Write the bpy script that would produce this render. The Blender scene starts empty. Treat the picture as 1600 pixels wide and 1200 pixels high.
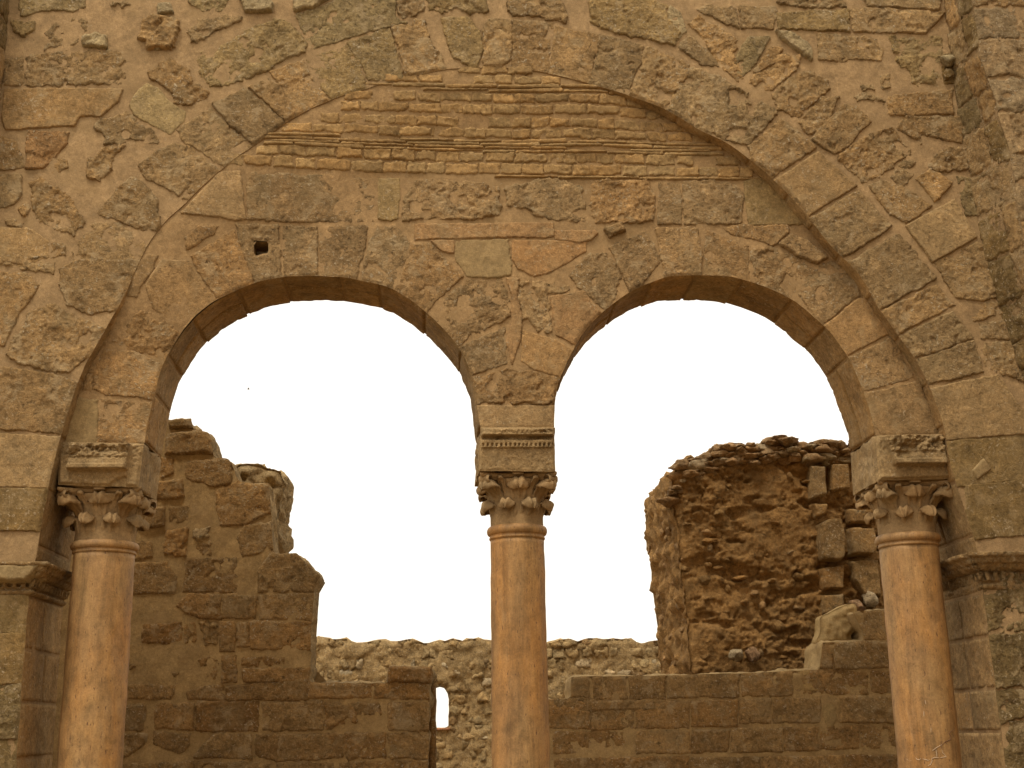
import bpy, math, random
import numpy as np
from mathutils import Matrix, Vector

SC = bpy.context.scene
COL = SC.collection

# ------------------------------------------------------------------ camera
EYE = np.array([0.0, -12.5, 1.7])
F_PX, CX, CY = 2000.0, 800.0, 600.0          # focal length and centre in pixels of the 1600 x 1200 photograph
YAW, PITCH, ROLL = math.radians(3.55), math.radians(15.25), -0.0163
_f = np.array([math.sin(YAW) * math.cos(PITCH), math.cos(YAW) * math.cos(PITCH), math.sin(PITCH)])
_r0 = np.array([math.cos(YAW), -math.sin(YAW), 0.0])
_u0 = np.cross(_r0, _f)
_r = math.cos(ROLL) * _r0 + math.sin(ROLL) * _u0
_u = -math.sin(ROLL) * _r0 + math.cos(ROLL) * _u0
cam_d = bpy.data.cameras.new('camera')
cam_d.sensor_width = 36.0
cam_d.lens = F_PX / 1600.0 * 36.0
cam_d.clip_end = 3000.0
cam = bpy.data.objects.new('camera', cam_d)
COL.objects.link(cam)
cam.matrix_world = Matrix(((_r[0], _u[0], -_f[0], EYE[0]), (_r[1], _u[1], -_f[1], EYE[1]),
                           (_r[2], _u[2], -_f[2], EYE[2]), (0, 0, 0, 1)))
SC.camera = cam

# ------------------------------------------------------------------ sky, sun, exposure
world = bpy.data.worlds.new('World')
SC.world = world
world.use_nodes = True
wn, wl = world.node_tree.nodes, world.node_tree.links
wn.clear()
SUN_EL, SUN_AZ = math.radians(64), math.radians(208)     # azimuth clockwise from +Y
sky = wn.new('ShaderNodeTexSky'); sky.sky_type = 'NISHITA'; sky.sun_disc = False
sky.sun_elevation = SUN_EL; sky.sun_rotation = SUN_AZ; sky.dust_density = 6.0
bg1 = wn.new('ShaderNodeBackground'); bg1.inputs['Strength'].default_value = 0.05
bg2 = wn.new('ShaderNodeBackground')                     # the white overcast veil over the blue
bg2.inputs['Color'].default_value = (1.0, 0.915, 0.79, 1); bg2.inputs['Strength'].default_value = 1.27
add = wn.new('ShaderNodeAddShader'); wout = wn.new('ShaderNodeOutputWorld')
wl.new(sky.outputs[0], bg1.inputs['Color']); wl.new(bg1.outputs[0], add.inputs[0])
wl.new(bg2.outputs[0], add.inputs[1]); wl.new(add.outputs[0], wout.inputs['Surface'])
sun_d = bpy.data.lights.new('sun', 'SUN'); sun_d.energy = 1.5; sun_d.angle = math.radians(10)
sun_d.color = (1.0, 0.93, 0.82)
sun = bpy.data.objects.new('sun', sun_d); COL.objects.link(sun)
sd_ = Vector((math.sin(SUN_AZ) * math.cos(SUN_EL), math.cos(SUN_AZ) * math.cos(SUN_EL), math.sin(SUN_EL)))
sun.rotation_euler = sd_.to_track_quat('Z', 'Y').to_euler()
sun.location = (0, -6, 16)
SC.view_settings.view_transform = 'Standard'
SC.view_settings.look = 'None'
SC.view_settings.exposure = 0.0
SC.view_settings.gamma = 1.0
SC.view_settings.use_curve_mapping = False

# ------------------------------------------------------------------ helpers
def at(px, py, Y):
    """point of the photograph -> (x, z) on the vertical plane y = Y"""
    px = np.asarray(px, float); py = np.asarray(py, float)
    d = _f + ((px - CX) / F_PX)[..., None] * _r + ((CY - py) / F_PX)[..., None] * _u
    t = (Y - EYE[1]) / d[..., 1]
    return np.stack([EYE[0] + t * d[..., 0], EYE[2] + t * d[..., 2]], -1)

def P(pts, Y):
    a = np.array(pts, float).reshape(-1, 2)
    return at(a[:, 0], a[:, 1], Y)

_rs = np.random.RandomState(7)
_perm = np.concatenate([_rs.permutation(256)] * 3)
_grad = _rs.normal(size=(256, 3)); _grad /= np.linalg.norm(_grad, axis=1)[:, None]
def pnoise(p):
    i = np.floor(p).astype(int); f = p - i; i &= 255
    u = f * f * f * (f * (f * 6 - 15) + 10)
    out = 0
    for dx in (0, 1):
        for dy in (0, 1):
            for dz in (0, 1):
                g = _grad[_perm[_perm[_perm[i[:, 0] + dx] + i[:, 1] + dy] + i[:, 2] + dz]]
                d = (g * (f - np.array([dx, dy, dz]))).sum(1)
                w = (u[:, 0] if dx else 1 - u[:, 0]) * (u[:, 1] if dy else 1 - u[:, 1]) * (u[:, 2] if dz else 1 - u[:, 2])
                out = out + w * d
    return out * 1.6
def fbm(p, o=4, g=0.5):
    s, a, q = 0, 1.0, p.copy()
    for _ in range(o):
        s = s + a * pnoise(q); q = q * 2.03 + 11.7; a *= g
    return s
def ridged(p, o=3):
    s, a, q = 0, 1.0, p.copy()
    for _ in range(o):
        s = s + a * (1 - np.abs(pnoise(q)) * 2); q = q * 2.1 + 5.3; a *= 0.5
    return s / 1.75
def facet(uv, cell, seed, sx=1.0, tilt=0.6):
    """broken-stone relief: every point takes the height and slope of its nearest jittered cell; second value is the distance to the crack"""
    q = uv / cell * np.array([1.0 / sx, 1.0]); ic = np.floor(q).astype(int)
    b1 = np.full(len(q), 9.0); b2 = b1.copy(); H = np.zeros(len(q))
    for dx in (-1, 0, 1):
        for dy in (-1, 0, 1):
            cx, cy = ic[:, 0] + dx, ic[:, 1] + dy
            h = _perm[(_perm[(cx + seed) & 255] + cy * 7) & 255]; g = _perm[(h + 37) & 255]; k = _perm[(g + 91) & 255]
            ox = cx + h / 255.0; oy = cy + g / 255.0
            ex, ey = q[:, 0] - ox, q[:, 1] - oy
            d = np.sqrt(ex * ex + ey * ey)
            v = k / 255.0 - 0.5 + tilt * (ex * (g / 127.5 - 1) + ey * (h / 127.5 - 1))
            m = d < b1
            b2 = np.where(m, b1, np.minimum(b2, d)); H = np.where(m, v, H); b1 = np.where(m, d, b1)
    return H, b2 - b1
def sm(t):
    t = np.clip(t, 0, 1); return t * t * (3 - 2 * t)

def near(Pt, L):
    """distance to and nearest point on the closed polyline L, and whether inside it"""
    n = len(Pt); D = np.empty(n); N = np.empty((n, 2)); I = np.empty(n, bool)
    A = L; B = np.roll(L, -1, 0); d = B - A; dd = (d ** 2).sum(1) + 1e-12
    for s in range(0, n, 12000):
        q = Pt[s:s + 12000]
        t = np.clip(((q[:, None] - A) * d).sum(2) / dd, 0, 1)
        C = A + t[..., None] * d
        e = ((q[:, None] - C) ** 2).sum(2)
        k = e.argmin(1); r = np.arange(len(q))
        D[s:s + 12000] = np.sqrt(e[r, k]); N[s:s + 12000] = C[r, k]
        yA, yB = A[:, 1], B[:, 1]
        c = (yA > q[:, 1:2]) != (yB > q[:, 1:2])
        xx = A[:, 0] + (q[:, 1:2] - yA) * d[:, 0] / np.where(d[:, 1] == 0, 1e-9, d[:, 1])
        I[s:s + 12000] = (c & (q[:, 0:1] < xx)).sum(1) % 2 == 1
    return D, N, I

class Region:
    def __init__(s, outer, holes=()):
        s.loops = [np.array(outer)] + [np.array(h) for h in holes]
    def sd(s, Pt):
        D, N, I = near(Pt, s.loops[0]); S = np.where(I, D, -D)
        for h in s.loops[1:]:
            d, n, i = near(Pt, h); sh = np.where(i, -d, d)
            m = sh < S; S = np.where(m, sh, S); N = np.where(m[:, None], n, N)
        return S, N

def rough_line(L, step, amp, closed=True, seed=0, freq=6.0):
    """cut a polyline into short steps and wobble it"""
    out = []
    n = len(L)
    for i in range(n if closed else n - 1):
        a, b = np.array(L[i]), np.array(L[(i + 1) % n])
        k = max(1, int(np.linalg.norm(b - a) / step))
        for j in range(k):
            out.append(a + (b - a) * j / k)
    if not closed: out.append(np.array(L[-1]))
    o = np.array(out)
    q = np.c_[o * freq, np.full(len(o), seed * 3.7)]
    o = o + amp * np.c_[fbm(q, 3), fbm(q + 50, 3)]
    return o

class Plane:
    def __init__(s, Y, warp=None): s.Y, s.warp = Y, warp
    def map(s, uv, H):
        if s.warp is not None: H = H + s.warp(uv)
        return np.c_[uv[:, 0], s.Y - H, uv[:, 1]]
class Curve:
    """surface swept in depth from an (x, z) polyline: u = arc length, v = y"""
    def __init__(s, L, side, closed=False):
        s.L = np.array(L) if not closed else np.vstack([L, L[:1]])
        d = np.diff(s.L, axis=0); l = np.linalg.norm(d, axis=1)
        s.U = np.r_[0, np.cumsum(l)]; s.len = s.U[-1]
        n = np.c_[-d[:, 1], d[:, 0]] / (l[:, None] + 1e-9) * side
        if closed: nv = np.vstack([(n[0] + n[-1])[None], n[1:] + n[:-1], (n[0] + n[-1])[None]])
        else: nv = np.vstack([n[:1], n[1:] + n[:-1], n[-1:]])
        s.N = nv / (np.linalg.norm(nv, axis=1)[:, None] + 1e-9)
    def map(s, uv, H):
        u = np.clip(uv[:, 0], 0, s.len)
        x = np.interp(u, s.U, s.L[:, 0]); z = np.interp(u, s.U, s.L[:, 1])
        nx = np.interp(u, s.U, s.N[:, 0]); nz = np.interp(u, s.U, s.N[:, 1])
        return np.c_[x + nx * H, uv[:, 1], z + nz * H]
class Ruled:
    """surface between two 3-D polylines: u = along (metres of the first), v = 0..w across (metres)"""
    def __init__(s, A, B, w, side=1):
        s.A, s.B, s.w = np.array(A, float), np.array(B, float), w
        l = np.linalg.norm(np.diff(s.A, axis=0), axis=1); s.U = np.r_[0, np.cumsum(l)]; s.len = s.U[-1]
        d = s.B[0] - s.A[0]; n = np.cross(s.A[-1] - s.A[0], d); s.n = side * n / np.linalg.norm(n)
    def map(s, uv, H):
        a = np.stack([np.interp(uv[:, 0], s.U, s.A[:, k]) for k in range(3)], 1)
        b = np.stack([np.interp(uv[:, 0], s.U, s.B[:, k]) for k in range(3)], 1)
        t = (uv[:, 1] / s.w)[:, None]
        return a + (b - a) * t + s.n * np.asarray(H).reshape(-1, 1)

def new_mesh(name, V, Q, mat, parent=None, origin=None, smooth=True, tris=False):
    me = bpy.data.meshes.new(name)
    V = np.asarray(V, float); Q = np.asarray(Q, int)
    if origin is None: origin = V.mean(0)
    origin = np.asarray(origin, float)
    k = Q.shape[1]
    me.vertices.add(len(V)); me.vertices.foreach_set('co', (V - origin).astype('f').ravel())
    me.loops.add(Q.size); me.loops.foreach_set('vertex_index', Q.astype('i').ravel())
    me.polygons.add(len(Q)); me.polygons.foreach_set('loop_start', (np.arange(len(Q)) * k).astype('i'))
    me.update(calc_edges=True)
    me.validate()
    if smooth: me.polygons.foreach_set('use_smooth', [True] * len(me.polygons))
    me.materials.append(mat)
    o = bpy.data.objects.new(name, me); COL.objects.link(o)
    o.location = origin
    if parent is not None:
        o.parent = parent; o.location = origin - WP[parent.name]
    WP[o.name] = origin
    return o
WP = {}          # world position of every object's origin (all are unrotated)

def grid(u0, u1, v0, v1, res):
    nu = max(2, int(math.ceil((u1 - u0) / res)) + 1); nv = max(2, int(math.ceil((v1 - v0) / res)) + 1)
    U, V = np.meshgrid(np.linspace(u0, u1, nu), np.linspace(v0, v1, nv), indexing='ij')
    uv = np.c_[U.ravel(), V.ravel()]
    i, j = np.meshgrid(np.arange(nu - 1), np.arange(nv - 1), indexing='ij')
    a = (i * nv + j).ravel()
    return uv, np.c_[a, a + nv, a + nv + 1, a + 1]

def compact(V, Q):
    used = np.unique(Q); m = np.full(len(V), -1); m[used] = np.arange(len(used))
    return V[used], m[Q]

def clip_region(uv, Q, reg):
    """drop cells outside the region, pull border vertices onto its outline"""
    S, N = reg.sd(uv)
    keep = (S[Q] > 0).any(1)
    Q = Q[keep]
    out = S <= 0
    uv = uv.copy(); uv[out] = N[out]; S = np.where(out, 0, S)
    return uv, Q, S

def sheet(name, reg, frame, res, Hfun, mat, parent, color=None, er=0.03, drop=0.012, box=None):
    L = reg.loops[0]
    lo, hi = L.min(0), L.max(0)
    if box is not None: lo = np.maximum(lo, box[0]); hi = np.minimum(hi, box[1])
    uv, Q = grid(lo[0], hi[0], lo[1], hi[1], res)
    uv, Q, S = clip_region(uv, Q, reg)
    uv, Q2 = compact(uv, Q); S, _ = compact(S, Q)
    pos = frame.map(uv, np.zeros(len(uv)))
    e = sm(S / er) if er > 0 else 1.0
    H = Hfun(pos, uv) * e - drop * (1 - e) if Hfun else np.zeros(len(uv))
    o = new_mesh(name, frame.map(uv, H), Q2, mat, parent)
    if color is not None: o.color = (*color, 1)
    return o

def pull(poly, reg, dist):
    """stretch the corners of a stone that lie near an edge of its wall past that edge, so the stone runs up to it"""
    S, N = reg.sd(poly); o = poly.copy()
    for i in range(len(poly)):
        if 0 <= S[i] < dist:
            v = N[i] - poly[i]; l = np.linalg.norm(v)
            if l > 1e-6: o[i] = N[i] + v / l * 0.05
    return o

def stone(name, poly, frame, res, mat, parent, color, h=0.015, bev=0.02, rough=0.006, edge=0.015, tilt=0.006,
          reg=None, er=0.03, rnd=random, top=None, sink=0.02, grow=0.0):
    poly = np.asarray(poly, float)
    pad = edge + bev
    lo, hi = poly.min(0) - pad * 0.7, poly.max(0) + pad * 0.7
    uv, Q = grid(lo[0], hi[0], lo[1], hi[1], res)
    if reg is not None:
        rad = np.linalg.norm(hi - lo) / 2 + er + 0.01
        s0 = reg.sd(((lo + hi) / 2)[None])[0][0]
        if s0 > rad: reg = None
    if reg is not None:
        uv, Q, SR = clip_region(uv, Q, reg)
        if len(Q) == 0: return None
    else: SR = None
    D, _, I = near(uv, poly); S = np.where(I, D, -D)
    pos = frame.map(uv, np.zeros(len(uv)))
    so = rnd.random() * 90
    q = pos + so
    Sd = S + grow + edge * (0.9 * fbm(q * 7, 2) + 0.6 * fbm(q * 25, 3, 0.6))
    keep = (Sd[Q] > -bev * 0.5).any(1); Q = Q[keep]
    if len(Q) == 0: return None
    c = poly.mean(0)
    tx, tz = rnd.uniform(-tilt, tilt), rnd.uniform(-tilt, tilt)
    sz = max(0.05, np.ptp(poly, axis=0).max() / 2)
    H = h + tx * (uv[:, 0] - c[0]) / sz + tz * (uv[:, 1] - c[1]) / sz
    H = H + rough * (fbm(q * 5, 4, 0.6) + 0.5 * ridged(q * 14, 3) + 0.3 * fbm(q * 45, 2) - 0.3) \
          - rough * 1.6 * sm((fbm(q * 6 + 31, 3) - 0.35) * 4)
    if top is not None: H = H + top(uv, pos)
    t = np.clip((bev - Sd) / bev, 0, 1.7)
    H = H - (h + sink) * t ** 2
    if SR is not None: H = H * sm(SR / er + 0.02)
    V = frame.map(uv, H)
    V, Q = compact(V, Q)
    o = new_mesh(name, V, Q, mat, parent)
    o.color = (*color, 1)
    return o

def thing(name, label, cat, loc, group=None):
    o = bpy.data.objects.new(name, None); COL.objects.link(o)
    o.location = loc; o['label'] = label; o['category'] = cat; o['kind'] = 'thing'
    o.empty_display_size = 0.3
    if group: o['group'] = group
    WP[o.name] = np.array(loc, float)
    return o

# ------------------------------------------------------------------ materials
def N_(nt, t, **kw):
    n = nt.nodes.new(t)
    for k, v in kw.items():
        if k in n.inputs: n.inputs[k].default_value = v
        else: setattr(n, k, v)
    return n
def ramp(nt, src, stops):
    r = nt.nodes.new('ShaderNodeValToRGB'); e = r.color_ramp.elements
    while len(e) < len(stops): e.new(0.5)
    for x, (p, c) in zip(e, stops): x.position = p; x.color = (c, c, c, 1) if isinstance(c, (int, float)) else (*c, 1)
    nt.links.new(src, r.inputs[0]); return r.outputs[0]
def mix(nt, mode, fac, a, b):
    m = nt.nodes.new('ShaderNodeMix'); m.data_type = 'RGBA'; m.blend_type = mode
    for i, v in ((0, fac), (6, a), (7, b)):
        if isinstance(v, (int, float)): m.inputs[i].default_value = v
        elif isinstance(v, tuple): m.inputs[i].default_value = (*v, 1)
        else: nt.links.new(v, m.inputs[i])
    return m.outputs[2]
def math_(nt, op, a, b=None):
    m = nt.nodes.new('ShaderNodeMath'); m.operation = op
    for i, v in ((0, a), (1, b)):
        if v is None: continue
        if isinstance(v, (int, float)): m.inputs[i].default_value = v
        else: nt.links.new(v, m.inputs[i])
    return m.outputs[0]

def rock_material(name, contrast=1.0, flecks=0.5, pits=0.5, bump=0.5, lichen=(0.26, 0.185, 0.088), lich=0.5, fine=1.0, stretch=(1, 1, 1),
                  patch=0.0, patch_col=(0.36, 0.25, 0.13), rough=0.95, dist=0.02):
    m = bpy.data.materials.new(name); m.use_nodes = True; nt = m.node_tree; L = nt.links
    b = nt.nodes['Principled BSDF']; b.inputs['Roughness'].default_value = rough
    b.inputs['Specular IOR Level'].default_value = 0.15
    g = N_(nt, 'ShaderNodeNewGeometry'); oi = N_(nt, 'ShaderNodeObjectInfo')
    va = nt.nodes.new('ShaderNodeVectorMath'); va.operation = 'MULTIPLY_ADD'
    cb = nt.nodes.new('ShaderNodeCombineXYZ')
    r100 = math_(nt, 'MULTIPLY', oi.outputs['Random'], 40.0)
    for i in range(3): L.new(r100, cb.inputs[i])
    L.new(g.outputs['Position'], va.inputs[0]); va.inputs[1].default_value = stretch; L.new(cb.outputs[0], va.inputs[2])
    v = va.outputs[0]
    def noise(s, d, r=0.6, dist=0.0):
        n = N_(nt, 'ShaderNodeTexNoise', Scale=s, Detail=d, Roughness=r, Distortion=dist); L.new(v, n.inputs['Vector']); return n.outputs['Fac']
    n1, n2, n3, n4 = noise(1.1, 5), noise(5.5, 8, 0.72, 0.3), noise(26, 6, 0.7), noise(95, 4, 0.7)
    c = contrast
    col = mix(nt, 'MULTIPLY', 1.0, oi.outputs['Color'], ramp(nt, n1, [(0.3, 1 - 0.22 * c), (0.7, 1 + 0.15 * c)]))
    col = mix(nt, 'MULTIPLY', 1.0, col, ramp(nt, n2, [(0.32, 1 - 0.5 * c), (0.46, 0.92), (0.56, 1.05), (0.70, 1 + 0.5 * c)]))
    col = mix(nt, 'MULTIPLY', 1.0, col, ramp(nt, n3, [(0.30, 1 - 0.5 * c), (0.48, 0.95), (0.56, 1.03), (0.72, 1 + 0.65 * c)]))
    col = mix(nt, 'MULTIPLY', 1.0, col, ramp(nt, n4, [(0.3, 1 - 0.25 * fine), (0.72, 1 + 0.28 * fine)]))
    nl = noise(2.3, 6, 0.65, 0.4)
    col = mix(nt, 'MIX', math_(nt, 'MULTIPLY', ramp(nt, nl, [(0.50, 0.0), (0.64, 1.0)]), lich), col, lichen)
    if patch:
        npn = noise(4.2, 8, 0.72, 0.6)
        col = mix(nt, 'MIX', math_(nt, 'MULTIPLY', ramp(nt, npn, [(0.535, 0.0), (0.60, 1.0)]), patch), col, patch_col)
    nf = noise(34, 3, 0.55, 0.6)
    nm = noise(3.1, 3, 0.5)
    fl = math_(nt, 'MULTIPLY', ramp(nt, nf, [(0.585, 0.0), (0.67, 1.0)]), ramp(nt, nm, [(0.45, 0.15), (0.62, 1.0)]))
    col = mix(nt, 'MIX', math_(nt, 'MULTIPLY', fl, flecks), col, (0.50, 0.39, 0.24))
    nd = noise(19, 4, 0.6, 0.5)
    dk = math_(nt, 'MULTIPLY', ramp(nt, nd, [(0.33, 1.0), (0.40, 0.0)]), ramp(nt, nm, [(0.38, 1.0), (0.55, 0.25)]))
    col = mix(nt, 'MIX', math_(nt, 'MULTIPLY', dk, pits), col, (0.06, 0.038, 0.018))
    L.new(col, b.inputs['Base Color'])
    hgt = math_(nt, 'ADD', math_(nt, 'MULTIPLY', n2, 0.9), math_(nt, 'MULTIPLY', n3, 0.55))
    hgt = math_(nt, 'ADD', hgt, math_(nt, 'MULTIPLY', n4, 0.22 * fine))
    hgt = math_(nt, 'SUBTRACT', hgt, math_(nt, 'MULTIPLY', dk, 0.35 * pits))
    hgt = math_(nt, 'ADD', hgt, math_(nt, 'MULTIPLY', fl, 0.2 * flecks))
    bp = N_(nt, 'ShaderNodeBump', Strength=bump, Distance=dist); L.new(hgt, bp.inputs['Height']); L.new(bp.outputs[0], b.inputs['Normal'])
    return m

M_STONE = rock_material('weathered limestone', 0.95, 1.0, 0.6, 0.9, patch=0.5, patch_col=(0.42, 0.31, 0.165), dist=0.05)
M_SMOOTH = rock_material('dressed limestone', 0.8, 0.6, 0.45, 0.65, lich=0.35, patch=0.35, patch_col=(0.39, 0.28, 0.14), dist=0.035)
M_MORTAR = rock_material('earth mortar', 0.45, 0.2, 0.2, 0.5, lichen=(0.27, 0.178, 0.08), lich=0.5, fine=0.8)
M_BRICK = rock_material('old fired brick', 0.8, 0.4, 0.5, 0.6, lichen=(0.245, 0.158, 0.066), lich=0.4)
M_EARTH = rock_material('packed earth and rubble core', 0.9, 0.2, 0.7, 0.9, lichen=(0.205, 0.125, 0.05), lich=0.5, dist=0.05)
M_RUBBLE = rock_material('broken limestone rubble', 1.0, 0.9, 0.8, 0.9, lichen=(0.21, 0.142, 0.066), lich=0.3, dist=0.04)
M_CARVED = rock_material('carved limestone', 0.45, 0.2, 0.2, 0.3, lichen=(0.30, 0.2, 0.1), lich=0.3, fine=0.6)

def marble_material():
    m = bpy.data.materials.new('rose marble shaft'); m.use_nodes = True; nt = m.node_tree; L = nt.links
    b = nt.nodes['Principled BSDF']; b.inputs['Roughness'].default_value = 0.62
    b.inputs['Specular IOR Level'].default_value = 0.3
    g = N_(nt, 'ShaderNodeNewGeometry')
    mp = N_(nt, 'ShaderNodeMapping'); mp.inputs['Scale'].default_value = (1, 1, 0.28); L.new(g.outputs['Position'], mp.inputs[0])
    mq = N_(nt, 'ShaderNodeMapping'); mq.inputs['Scale'].default_value = (1, 1, 0.12); L.new(g.outputs['Position'], mq.inputs[0])
    def noise(v, s, d, r=0.6, w=0.0):
        n = N_(nt, 'ShaderNodeTexNoise', Scale=s, Detail=d, Roughness=r, Distortion=w); L.new(v, n.inputs['Vector']); return n.outputs['Fac']
    a = noise(mp.outputs[0], 3.2, 5, 0.6, 0.4)
    col = ramp(nt, a, [(0.32, (0.24, 0.127, 0.045)), (0.45, (0.33, 0.172, 0.058)), (0.57, (0.39, 0.19, 0.052)), (0.70, (0.34, 0.195, 0.08))])
    p = noise(mp.outputs[0], 1.4, 4)
    col = mix(nt, 'MIX', ramp(nt, p, [(0.48, 0.0), (0.62, 0.75)]), col, (0.31, 0.185, 0.085))
    du = noise(mp.outputs[0], 2.3, 6, 0.65, 0.3)
    col = mix(nt, 'MIX', ramp(nt, du, [(0.42, 0.1), (0.66, 0.65)]), col, (0.37, 0.235, 0.095))
    dv = noise(g.outputs['Position'], 7, 7, 0.7, 0.4)
    col = mix(nt, 'MULTIPLY', 1.0, col, ramp(nt, dv, [(0.32, 0.72), (0.48, 1.0), (0.66, 1.2)]))
    s1 = noise(mq.outputs[0], 40, 5, 0.7)
    col = mix(nt, 'MULTIPLY', 1.0, col, ramp(nt, s1, [(0.3, 0.86), (0.5, 1.0), (0.72, 1.1)]))
    s2 = noise(g.outputs['Position'], 60, 4, 0.7)
    col = mix(nt, 'MULTIPLY', 1.0, col, ramp(nt, s2, [(0.3, 0.8), (0.7, 1.15)]))
    stn = noise(mq.outputs[0], 5.5, 6, 0.7, 0.5)
    col = mix(nt, 'MULTIPLY', 1.0, col, ramp(nt, stn, [(0.36, 0.70), (0.5, 1.0), (0.68, 1.12)]))
    pit = noise(mp.outputs[0], 55, 2, 0.5)
    pm = ramp(nt, pit, [(0.29, 0.85), (0.34, 0.0)])
    col = mix(nt, 'MIX', pm, col, (0.12, 0.06, 0.03))
    L.new(col, b.inputs['Base Color'])
    h = math_(nt, 'SUBTRACT', math_(nt, 'ADD', math_(nt, 'MULTIPLY', s1, 0.6), math_(nt, 'MULTIPLY', dv, 1.6)), pm)
    bp = N_(nt, 'ShaderNodeBump', Strength=0.4, Distance=0.01); L.new(h, bp.inputs['Height']); L.new(bp.outputs[0], b.inputs['Normal'])
    return m
M_MARBLE = marble_material()
def flat(name, c, r=0.9):
    m = bpy.data.materials.new(name); m.use_nodes = True
    b = m.node_tree.nodes['Principled BSDF']; b.inputs['Base Color'].default_value = (*c, 1); b.inputs['Roughness'].default_value = r
    return m

# colours (albedo)
K = dict(n=(0.338, 0.214, 0.090), g=(0.295, 0.204, 0.086), w=(0.38, 0.29, 0.15), o=(0.35, 0.205, 0.085), b=(.2, .13, .05), d=(0.185, 0.115, 0.040), e=(0.205, 0.135, 0.052),  # e: darkened stone, shade painted low on the wall and on buttress sides
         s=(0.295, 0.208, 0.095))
C_MORTAR = (0.342, 0.224, 0.106)
def vary(c, rnd, a=0.13, hue=0.05):
    k = 1 + rnd.uniform(-a, a); j = rnd.uniform(-hue, hue)
    return (c[0] * k * (1 + j), c[1] * k, c[2] * k * (1 - 1.3 * j))

def parse(txt):
    """lines '@ x y scale' set the crop; 'flags: x y x y ...' is one stone"""
    out = []; ox = oy = 0; sc = 1
    for ln in txt.strip().split('\n'):
        ln = ln.strip()
        if not ln: continue
        if ln[0] == '@':
            ox, oy, sc = map(float, ln[1:].split()); continue
        fl, rest = ln.split(':')
        a = np.array(list(map(float, rest.split()))).reshape(-1, 2)
        out.append((fl.strip(), a * sc + np.array([ox, oy])))
    return out

def lay(stones, Y, frame, reg, parent, res, rnd, name='stone', base=K, rough=0.007, mat=M_STONE, pulld=0.085, hs=(0.008, 0.024), bev=0.013, edge=0.017, grow=0.014):
    for fl, a in stones:
        poly = P(a, Y) if Y is not None else a
        if reg is not None and 'x' not in fl: poly = pull(poly, reg, pulld)
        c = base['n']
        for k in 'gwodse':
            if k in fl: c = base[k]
        h = rnd.uniform(*hs) + (0.045 if 'p' in fl else 0)
        rg = rough * rnd.uniform(0.6, 1.3) * (2.0 if 'r' in fl else 1) * (0.25 if 's' in fl or 'f' in fl else 1)
        m = M_MORTAR if 's' in fl else (M_SMOOTH if 'f' in fl else mat)
        if 's' in fl: h = 0.006
        nm = 'plaster_patch' if 's' in fl else ('voussoir' if 'v' in fl else ('brick' if 'b' in fl else name))
        if 'b' in fl: m = M_BRICK
        stone(nm, poly, frame, res, m, parent, vary(c, rnd, 0.03 if 's' in fl else 0.14), h=h, bev=bev * (1.6 if 'p' in fl else 0.7 if 'f' in fl else 1), grow=grow if 'r' not in fl else grow * .6,
              rough=rg, edge=edge * (1.7 if 'r' in fl else 1) * (0.5 if 'f' in fl else 1), tilt=0.010, reg=reg, rnd=rnd)
# ------------------------------------------------------------------ shared geometry of the arcade
def spline(pts, k=6, closed=False):
    p = np.array(pts, float); n = len(p); out = []
    for i in range(n if closed else n - 1):
        g = lambda j: p[j % n] if closed else p[min(max(j, 0), n - 1)]
        a, b, c, d = g(i - 1), g(i), g(i + 1), g(i + 2)
        for j in range(k):
            t = j / k
            out.append(0.5 * ((2 * b) + (c - a) * t + (2 * a - 5 * b + 4 * c - d) * t * t + (3 * b - a - 3 * c + d) * t ** 3))
    if not closed: out.append(p[-1])
    return np.array(out)
def area(L): return 0.5 * np.sum(L[:, 0] * np.roll(L[:, 1], -1) - np.roll(L[:, 0], -1) * L[:, 1])

T_OUT, Y_IN, T_IN = 1.15, 0.16, 0.93          # back of the outer wall, front and back of the wall inside the big arch
BIG = [(14, 1340), (25, 1200), (45, 930), (58, 860), (76, 760), (94, 685), (122, 596), (150, 540), (192, 466), (222, 400),
       (250, 355), (290, 317), (353, 259), (458, 185), (518, 156), (560, 142), (625, 124), (702, 108), (796, 106), (856, 114),
       (922, 131), (985, 150), (1040, 171), (1092, 203), (1141, 227), (1208, 280), (1257, 332), (1299, 385), (1344, 431),
       (1372, 480), (1407, 529), (1432, 564), (1453, 606), (1474, 666), (1487, 730), (1508, 800), (1530, 870), (1537, 930),
       (1556, 1080), (1571, 1200), (1588, 1340)]
big = spline(P(BIG, 0.0), 5)
big = np.vstack([[big[0][0] - 0.05, 0.0], big, [big[-1][0] + 0.05, 0.0]])
big = rough_line(big, 0.06, 0.007, closed=False, seed=1, freq=5)
LEFT = [(226, 691), (232, 655), (243, 610), (255, 570), (287, 517), (314, 488), (339, 470), (388, 446), (425, 436), (470, 431),
        (525, 433), (557, 437), (614, 452), (665, 487), (702, 525), (721, 550), (737, 585), (744, 620), (748, 650), (751, 668)]
RIGHT = [(866, 668), (867, 630), (870, 609), (877, 585), (898, 543), (915, 515), (947, 483), (992, 452), (1038, 434), (1061, 431),
         (1100, 430), (1138, 432), (1166, 438), (1229, 463), (1285, 507), (1323, 554), (1348, 610), (1360, 645), (1368, 680)]
left = rough_line(spline(P(LEFT, Y_IN), 4), 0.05, 0.006, closed=False, seed=2, freq=6)
right = rough_line(spline(P(RIGHT, Y_IN), 4), 0.05, 0.006, closed=False, seed=3, freq=6)

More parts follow.
